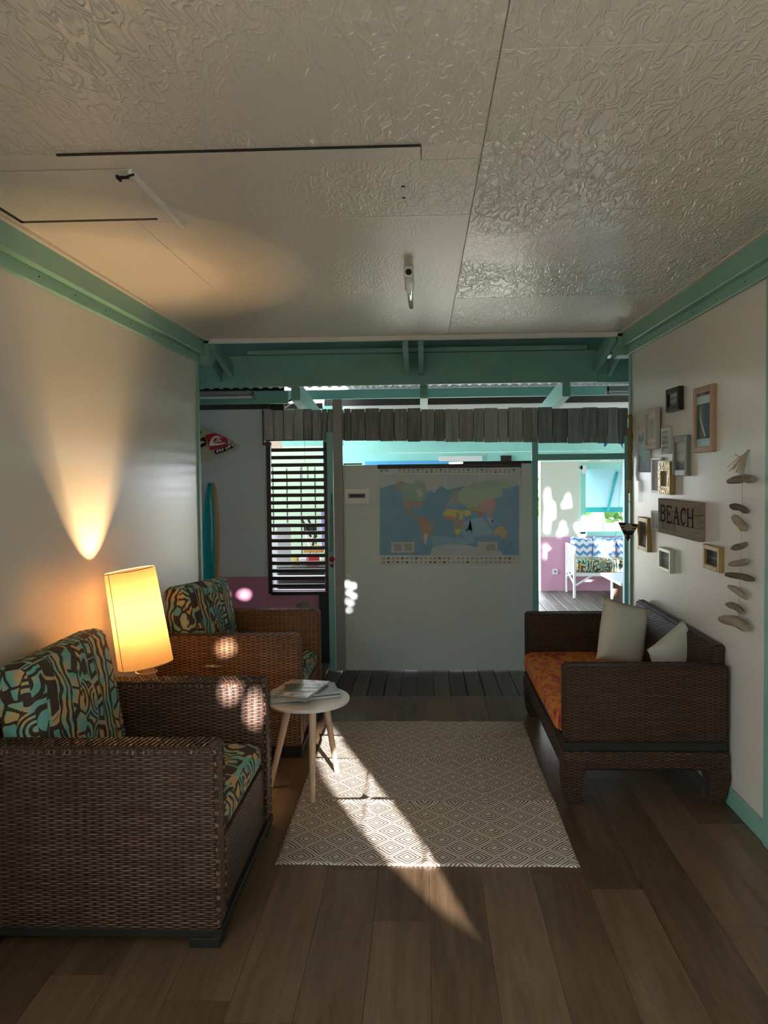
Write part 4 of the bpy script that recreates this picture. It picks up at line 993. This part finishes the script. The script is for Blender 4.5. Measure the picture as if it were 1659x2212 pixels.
for q in ([(310, 520), (330, 510), (328, 540), (315, 546)], [(335, 512), (352, 505), (360, 525), (340, 535)], [(366, 500), (384, 500), (378, 524), (362, 528)], [(400, 490), (412, 486), (418, 508), (404, 516)], [(420, 484), (452, 462), (458, 470), (436, 500), (424, 504)], [(462, 455), (474, 452), (478, 480), (466, 482)]): sticker(q, M['white'], .004)
s2 = thing('surfboard', at(452, 1245, 'y', AY-.12), 'glossy teal surfboard with orange rail standing upright in the alcove', 'surfboard', 'surfboards in the alcove')
def halfboard(cx, amp, m, name, dy, w=1.0, lab=None):
    bm = bmesh.new(); N = 30; prev = None; n = 16
    for i in range(N+1):
        t = i/N; py = 1043+t*(1438-1043); wid = 19.0*w*max(.02, (math.sin(math.pi*min(1, .02+t*.98)**.72))**.75)
        c = cx+(-2+8*(t-.35))*-.6
        p = at(c, py, 'y', AY-.14+dy); r = wid/1600*5.9
        ring = [bm.verts.new(p+Vector((r*math.cos(2*math.pi*j/n), .032*min(1, wid/8)*math.sin(2*math.pi*j/n), 0))) for j in range(n)]
        if prev:
            for j in range(n): bm.faces.new((prev[j], prev[(j+1) % n], ring[(j+1) % n], ring[j]))
        else: bm.faces.new(ring)
        prev = ring
    bm.faces.new(prev[::-1]); return obj(name, bm, m, s2, 'all', label=lab)
halfboard(454.5, 1, M['orange'], 'rail', .012, 1.0, 'orange rail'); halfboard(450.5, 1, M['boardteal'], 'deck', -.008, .82)
# tube light fittings under the far roof
for (a, b, c_, d, Y, lab) in ((380, 549, 845, 860, 5.82, 'tube light fitting above the surfboards'), (1311, 1400, 834, 852, 5.80, 'tube light fitting at the right end of the fascia beam')):
    tl = thing('tube_light', at((a+b)/2, d, 'y', Y), lab, 'tube light', 'tube light fittings under the roof')
    pbox('lamp_body', M['grey'], a, b, c_, c_+(d-c_)*.55, Y, .06, tl)
    x0, x1, z0, z1 = px2(a+3, b-3, c_+(d-c_)*.65, d, Y); bm = bmesh.new(); sweep(bm, [(x0, Y+.03, (z0+z1)/2), (x1, Y+.03, (z0+z1)/2)], .013, 12); obj('tube', bm, M['panelw'], tl, True)
    pbox('end_cap', M['grey'], (b-5 if a < 600 else a), (b if a < 600 else a+5), c_, d, Y, .06, tl)
SB('trim_31', M['mintd'], at(378, 850, 'y', 5.86).x, at(620, 850, 'y', 5.86).x, 5.885, 5.93, 2.10, 2.2)
bm = bmesh.new(); sweep(bm, [at(572, 868, 'y', 6.0), at(600, 870, 'y', 6.0), at(625, 866, 'y', 6.0), at(645, 856, 'y', 5.95)], .008, 8); tag(obj('cable', bm, M['black'], None, True), 'black cable looping under the roof above the plank valance', 'cable')
# coconut-like carved mask peeping over the far armchair
bm = bmesh.new(); cc = at(657, 1318, 'y', 5.9); bmesh.ops.create_icosphere(bm, subdivisions=3, radius=.070, matrix=Matrix.Translation(cc) @ Matrix.Diagonal((1, .7, 1.0, 1)))
ck = thing('coconut', cc-Vector((0, 0, .07)), 'brown coconut shell with dark eyes on the pink wall above the far armchair', 'coconut')
obj('shell', bm, paint('coconut_shell', (.20, .14, .09), .7, .3, 30, .3), ck, True)
for dx, r in ((.0, .014), (.035, .006)):
    bm = bmesh.new(); bmesh.ops.create_icosphere(bm, subdivisions=2, radius=r, matrix=Matrix.Translation(cc+Vector((dx, -.047, .018)))); obj('eye', bm, M['black'], ck, True)
SB('trim_32', M['pink'], cc.x-.25, cc.x+.1, AY-.16, AY, cc.z-.09, cc.z-.0705)

# ------------------------------------------------------------------ veranda beyond the doorway
VY = 9.5
vx0 = at(1168, 1200, 'y', VY).x
wx0, wx1, wz0_, wz1_ = at(1258, 1150, 'y', VY).x, at(1258, 1150, 'y', VY).x+1.1, at(1300, 1153, 'y', VY).z, at(1300, 1005, 'y', VY).z
zpk = at(1200, 1160, 'y', VY).z; ztl = at(1200, 996, 'y', VY).z
bm = bmesh.new(); bx(bm, vx0, wx0, VY, VY+.06, zpk, ztl); bx(bm, wx0, wx1, VY, VY+.06, zpk, wz0_); bx(bm, wx1, 4.6, VY, VY+.06, zpk, ztl); bx(bm, wx0, wx1, VY, VY+.06, wz1_, ztl); struct('wall_veranda', bm, M['cream'])
SB('wall_veranda', M['pinkl'], vx0, 4.6, VY, VY+.06, 0, zpk)
for i in range(5): SB('veranda_board', M['mintl'], -1.3, 4.6, VY-.02, VY, ztl+.0005+i*.125, ztl+i*.125+.1248)
SB('wall_veranda', M['white'], -2.1, 4.6, VY, VY+.06, ztl+.62, 2.66); SB('wall_veranda', M['cream'], 4.54, 4.6, 7.2, VY, 0, 1.0)
wn_ = bmesh.new()
for a in ((wx0-.03, wx0+.04, wz0_, wz1_), (wx1-.04, wx1+.03, wz0_, wz1_), (wx0-.03, wx1+.03, wz1_-.05, wz1_+.03), (wx0-.03, wx1+.03, wz0_-.03, wz0_+.03)): bx(wn_, a[0], a[1], VY-.02, VY+.07, a[2], a[3], bev=.003)
wo = struct('window_2', wn_, M['mintl'])
zb = at(1300, 1100, 'y', 9.95).z
bm = bmesh.new(); extr(bm, [(wx0+.05, VY+.08, wz1_-.02), (wx0+.05, VY+.55, zb), (wx0+.05, VY+.57, zb+.02), (wx0+.05, VY+.1, wz1_)], (wx1-wx0-.1, 0, 0)); obj('shutter', bm, M['skyblue'], wo)
bm = bmesh.new(); bx(bm, wx0+.05, wx1-.05, VY+.53, VY+.58, zb-.045, zb+.02); sweep(bm, [at(1333, 1020, 'y', VY+.12), at(1313, 1102, 'y', VY+.5)], .018, 6); obj('shutter_batten', bm, M['boardteal'], wo)
pbox('shutter_hinge', M['white'], 1260, 1267, 1004, 1024, VY-.06, .04, wo)
# daybed
db = thing('daybed', (2.3, 9.2, 0), 'white slatted daybed with tribal print mattress in the bright veranda', 'daybed')
dx0 = at(1241, 1290, 'y', 8.95).x; zr = at(1245, 1180, 'y', 8.95).z; zs = at(1245, 1236, 'y', 8.95).z
def bar(a, b, r=.018): bm = bmesh.new(); sweep(bm, [a, b], r, 8); return bm
for yy in (8.95, 9.42):
    obj('post', bar((dx0, yy, 0), (dx0, yy, zr)), M['white'], db, True); obj('post', bar((dx0+1.6, yy, 0), (dx0+1.6, yy, zr)), M['white'], db, True)
for q in range(5): yy = 9.03+q*.078; obj('spindle', bar((dx0, yy, zs), (dx0, yy, zr-.01), .011), M['white'], db, True)
for zz_ in (zr-.01, zs-.02): obj('rail', bar((dx0, 8.95, zz_), (dx0, 9.42, zz_), .014), M['white'], db, True)
bm = bmesh.new(); bx(bm, dx0, dx0+1.6, 8.94, 8.97, zs-.05, zs-.01); bx(bm, dx0, dx0+1.6, 9.4, 9.43, zs-.05, zs-.01); obj('side_rail', bm, M['white'], db)
obj('brace', bar((dx0, 8.95, .14), (dx0+.23, 8.95, zs-.03), .012), M['white'], db, True); obj('brace', bar((dx0, 8.95, .16), (dx0, 9.42, .28), .012), M['white'], db, True); obj('brace', bar((dx0, 9.42, .2), (dx0, 8.95, .30), .010), M['white'], db, True)
bm = bmesh.new(); soft(bm, 1.56, .5, .16, .04, .04, 8, Matrix.Translation((dx0+.82, 9.19, zs+.07))); obj('mattress', bm, M['tribal2'], db, 'all')
def vp(pxc, pyc, Y, w, tilt, lab, sd_):
    c = at(pxc, pyc, 'y', Y); bm = bmesh.new(); pillow(bm, w, w, .12, basis(c, (1, .05, tilt), (-tilt, .25, 1)), 10, sd_)
    tag(obj('pillow', bm, M['chev'], None, 'all'), lab, 'pillow', 'blue chevron pillows on the veranda daybed')
vp(1256, 1186, 9.28, .30, -.12, 'left chevron pillow at the slatted end of the veranda daybed', 1); vp(1306, 1186, 9.26, .30, -.1, 'middle chevron pillow on the veranda daybed', 2); vp(1357, 1184, 9.26, .30, .02, 'right chevron pillow on the veranda daybed at the door edge', 3)
sk = thing('wall_socket', at(1199, 1240, 'y', VY), 'white socket on the pink veranda wall', 'socket'); pbox('plate', M['white'], 1194, 1205, 1229, 1241, VY-.012, .012, sk); pbox('hole', M['black'], 1198, 1201, 1233, 1236, VY-.014, .003, sk, bev=0)
# low table with lilac top
lt = thing('low_table', at(1325, 1318, 'y', 7.4), 'low table with pale lilac top and brown wooden side in the veranda', 'table')
ta = at(1297, 1243, 'y', 8.05); zt_ = ta.z
bm = bmesh.new(); extr(bm, [(ta.x, 8.05, zt_), (ta.x+.02, 7.3, zt_), (ta.x+.9, 7.3, zt_), (ta.x+.9, 8.05, zt_)], (0, 0, .03)); obj('tabletop', bm, paint('pale_lilac_paint', (.62, .62, .80), .3), lt)
B('side_panel', wood('red_brown_board', (.16, .08, .06), (.32, .19, .15), 'z', .5), lt, ta.x+.05, ta.x+.88, 7.72, 7.76, 0, zt_)
B('leg', M['white'], lt, ta.x+.04, ta.x+.05, 7.70, 7.78, 0, zt_); B('side_panel', M['tanwood'], lt, ta.x+.80, ta.x+.84, 7.35, 7.7, 0, zt_)
bm = bmesh.new(); sweep(bm, [at(1344, 975, 'y', 7.4), at(1340, 1050, 'y', 7.4), at(1333, 1130, 'y', 7.4), at(1322, 1200, 'y', 7.4), at(1318, 1236, 'y', 7.4)], .0022, 5); tag(obj('pull_cord', bm, M['grey'], None), 'thin cord hanging down across the veranda doorway', 'cord')
bm = bmesh.new(); extr(bm, [at(a, b, 'y', 7.4) for a, b in ((1339, 955), (1351, 955), (1351, 976), (1345, 970))], (0, .01, 0)); extr(bm, [at(a, b, 'y', 7.4) for a, b in ((1305, 955), (1313, 957), (1308, 965), (1305, 964))], (0, .01, 0))
tag(obj('hanging_ornament', bm, M['navy'], None), 'blue pennant tips hanging below the plank valance at the right', 'ornament')
pbox('post', M['darkwood'], 1082, 1105, 984, 1000, 9.43, .045)
tag(bpy.data.objects['post.002'] if False else bpy.context.scene.collection.objects[-1], 'short brown block showing above the partition right of centre', 'block')
tl = pbox('batten_light', M['white'], 948, 1042, 985, 996, 9.43, .045); tag(tl, 'white tube fitting on the turquoise boards above the partition', 'tube light')
bb = pbox('blue_panel', paint('bright_blue_paint', (.10, .42, .75), .4), 788, 970, 996, 1006, 9.44, .035); tag(bb, 'bright blue board edge just above the partition top', 'board')

# ------------------------------------------------------------------ outside
gr = SB('ground', M['ground'], -40, 40, -40, 60, -.30, -.17)
SB('wall_outside', M['outgreen'], -6.5, -.5, 11.0, 11.1, -.2, 2.1)
for i in range(26): SB('fence_board', M['outgreen'], -6+.21*i, -6+.21*i+.19, 10.96, 11.0, -.2, 1.62+.01*(i % 3), bev=.004)
SB('trim_33', M['beige'], -2.45, -1.6, 8.4, 8.43, 1.8, 2.35); SB('trim_34', M['mintl'], -1.6, -.9, 8.4, 8.45, 1.85, 2.3)
# wind lantern hanging, tables and clutter in the yard
ln_ = thing('hanging_lantern', at(657, 1037, 'y', 7.6), 'small square lantern frame hanging behind the slatted screen', 'lantern')
for a in (650, 663): pbox('bar', M['grey'], a, a+3, 1008, 1037, 7.6, .02, ln_)
pbox('base', M['grey'], 650, 666, 1033, 1038, 7.6, .06, ln_); bm = bmesh.new(); sweep(bm, [at(658, 1008, 'y', 7.6), at(658, 950, 'y', 7.6), (at(658, 950, 'y', 7.6).x, 7.6, 2.57)], .002, 5); obj('cord', bm, M['black'], ln_)
pz_ = SB('trim_36', M['panelw'], at(586, 1200, 'y', 7).x, at(597, 1200, 'y', 7).x, 7.0, 7.08, -.1, at(590, 1150, 'y', 7).z)
yt = thing('yard_table', at(650, 1300, 'y', 7.3), 'dark table with clutter seen low through the slatted screen', 'table')
pbox('tabletop', M['black'], 598, 740, 1225, 1234, 7.2, .6, yt); pbox('cloth', M['black'], 600, 740, 1232, 1300, 7.22, .02, yt)
for a in (600, 735): q_ = at(a, 1240, 'y', 7.25); B('leg', M['black'], yt, q_.x, q_.x+.03, 7.25, 7.3, -.17, q_.z)
pbox('board', M['grey'], 598, 628, 1130, 1226, 7.7, .03, None); tag(bpy.context.scene.collection.objects[-1], 'grey sheet leaning left behind the slatted screen', 'sheet')
yc = thing('folding_chair', at(670, 1200, 'y', 7.6), 'dark folding chair frame leaning seen through the slatted screen', 'chair')
for a, b, c_, d in ((652, 1122, 672, 1160), (666, 1122, 684, 1160)): obj('frame_bar', bar(at(a, b, 'y', 7.6), at(c_, d, 'y', 7.6), .012), M['black'], yc)
pbox('seat', M['black'], 656, 684, 1138, 1152, 7.6, .3, yc); obj('leg', bar(at(660, 1150, 'y', 7.6), at(686, 1226, 'y', 7.6), .014), M['white'], yc); obj('leg', bar(at(682, 1150, 'y', 7.7), at(664, 1226, 'y', 7.7), .014), M['black'], yc)
for a, b, c_, d, m_, lab in ((630, 642, 1203, 1224, 'yellow', 'yellow carton on the yard table'), (645, 662, 1206, 1225, 'paper', 'white printed box on the yard table'), (666, 690, 1204, 1225, 'red', 'dark red bowl on the yard table'), (655, 700, 1186, 1194, 'orange', 'orange plank behind the yard table'), (694, 702, 1100, 1186, 'lilac', 'lilac crate behind the screen at right')):
    pbox('box' if m_ != 'orange' else 'shelf_board', M[m_], a, b, c_, d, 7.35, .12 if m_ != 'orange' else .5); tag(bpy.context.scene.collection.objects[-1], lab, 'box' if m_ != 'orange' else 'shelf')

# trees: trunk, crown of separate leaves
def leafy(name, c, rad, n, m, label, trunk=True, size=.09, group=None, squash=1.0):
    t = thing(name, (c[0], c[1], -.17), label, 'tree' if trunk else 'plant', group)
    bm = bmesh.new(); rnd = random.Random(int(c[0]*100+c[1]*7))
    for _ in range(n):
        d = Vector((rnd.gauss(0, 1), rnd.gauss(0, 1), rnd.gauss(0, 1))).normalized()*rad*rnd.random()**.4; d.z *= squash
        p = Vector(c)+d; u = Vector((rnd.gauss(0, 1), rnd.gauss(0, 1), rnd.gauss(0, .6))).normalized(); w = u.cross(Vector((rnd.gauss(0, 1), rnd.gauss(0, 1), rnd.gauss(0, 1)))).normalized(); s = size*rnd.uniform(.6, 1.4)
        bm.faces.new([bm.verts.new(q) for q in (p, p+u*s*.5+w*s*.22, p+u*s*1.1, p+u*s*.5-w*s*.22)])
    obj('foliage', bm, m, t, kind='stuff')
    bm = bmesh.new(); sweep(bm, [(c[0], c[1], -.17), (c[0]+.05, c[1], c[2]*.5), (c[0], c[1], c[2])], [.09 if trunk else .02, .06 if trunk else .015, .02], 8); obj('trunk' if trunk else 'stem', bm, M['bark'], t, True)
leafy('garden_shrub', (2.05, 11.3, 1.1), .42, 260, M['leafl'], 'yellow-green shrub outside the veranda window', False, .22)
leafy('garden_shrub', (3.3, 12.6, 1.2), .6, 300, M['leaf'], 'dark green shrub behind the pale trunk outside the veranda window', False, .25)
bm = bmesh.new(); sweep(bm, [(2.95, 11.9, -.2), (2.78, 11.9, 1.0), (2.62, 11.9, 2.6)], [.10, .08, .06], 10); tag(obj('tree_trunk', bm, M['bark'], None, True), 'pale leaning trunk outside the veranda window', 'tree')
# unseen sheet added to shade the veranda, its holes shaped for patches of sun
bm = bmesh.new(); hs_ = []
def vhole(P, r, sy=1.0):
    P = Vector(P); t = (P.x-4.8)/SUND.x; q = P-SUND*t
    out = []
    for a in range(14):
        th = a*2*math.pi/14; w = 1+.55*math.sin(3*th+P.x*9)+.25*math.sin(5*th+P.z*17)
        out.append(Vector((4.8, q.y+r*2.0*w*math.cos(th), q.z+r*sy*w*math.sin(th))))
    return out
for P, r, s_ in ((at(1186, 1105, 'y', VY), .06, 3.2), (at(1215, 1145, 'y', VY), .05, 1.2), (at(1255, 1140, 'y', VY), .06, 1.8), (at(1308, 1188, 'y', 9.2), .10, 1.3), (at(1275, 1050, 'y', VY), .05, .5), (at(1190, 1300, 'z', 0), .10, .9), (at(1225, 1085, 'y', VY), .05, 1.2), (at(1330, 1240, 'y', 9.0), .10, .6), (at(1180, 1190, 'y', VY), .03, 2.5)): hs_.append(vhole(P, r, s_))
pol = [[Vector((4.8, -7.4, -.3)), Vector((4.8, 12, -.3)), Vector((4.8, 12, 4.6)), Vector((4.8, -7.4, 4.6))]]+hs_
fv = [bm.verts.new(p) for q in pol for p in q]
for tri in geometry.tessellate_polygon(pol):
    try: bm.faces.new([fv[i] for i in tri])
    except ValueError: pass
struct('sun_blocker_side', bm, M['outgreen'])
SB('sun_blocker_rear', M['outgreen'], -5, 1.93, -5.6, -5.5, -.3, 2.75)  # unseen wall added to keep direct sun out of the rear opening
print('objects', len(bpy.data.objects))
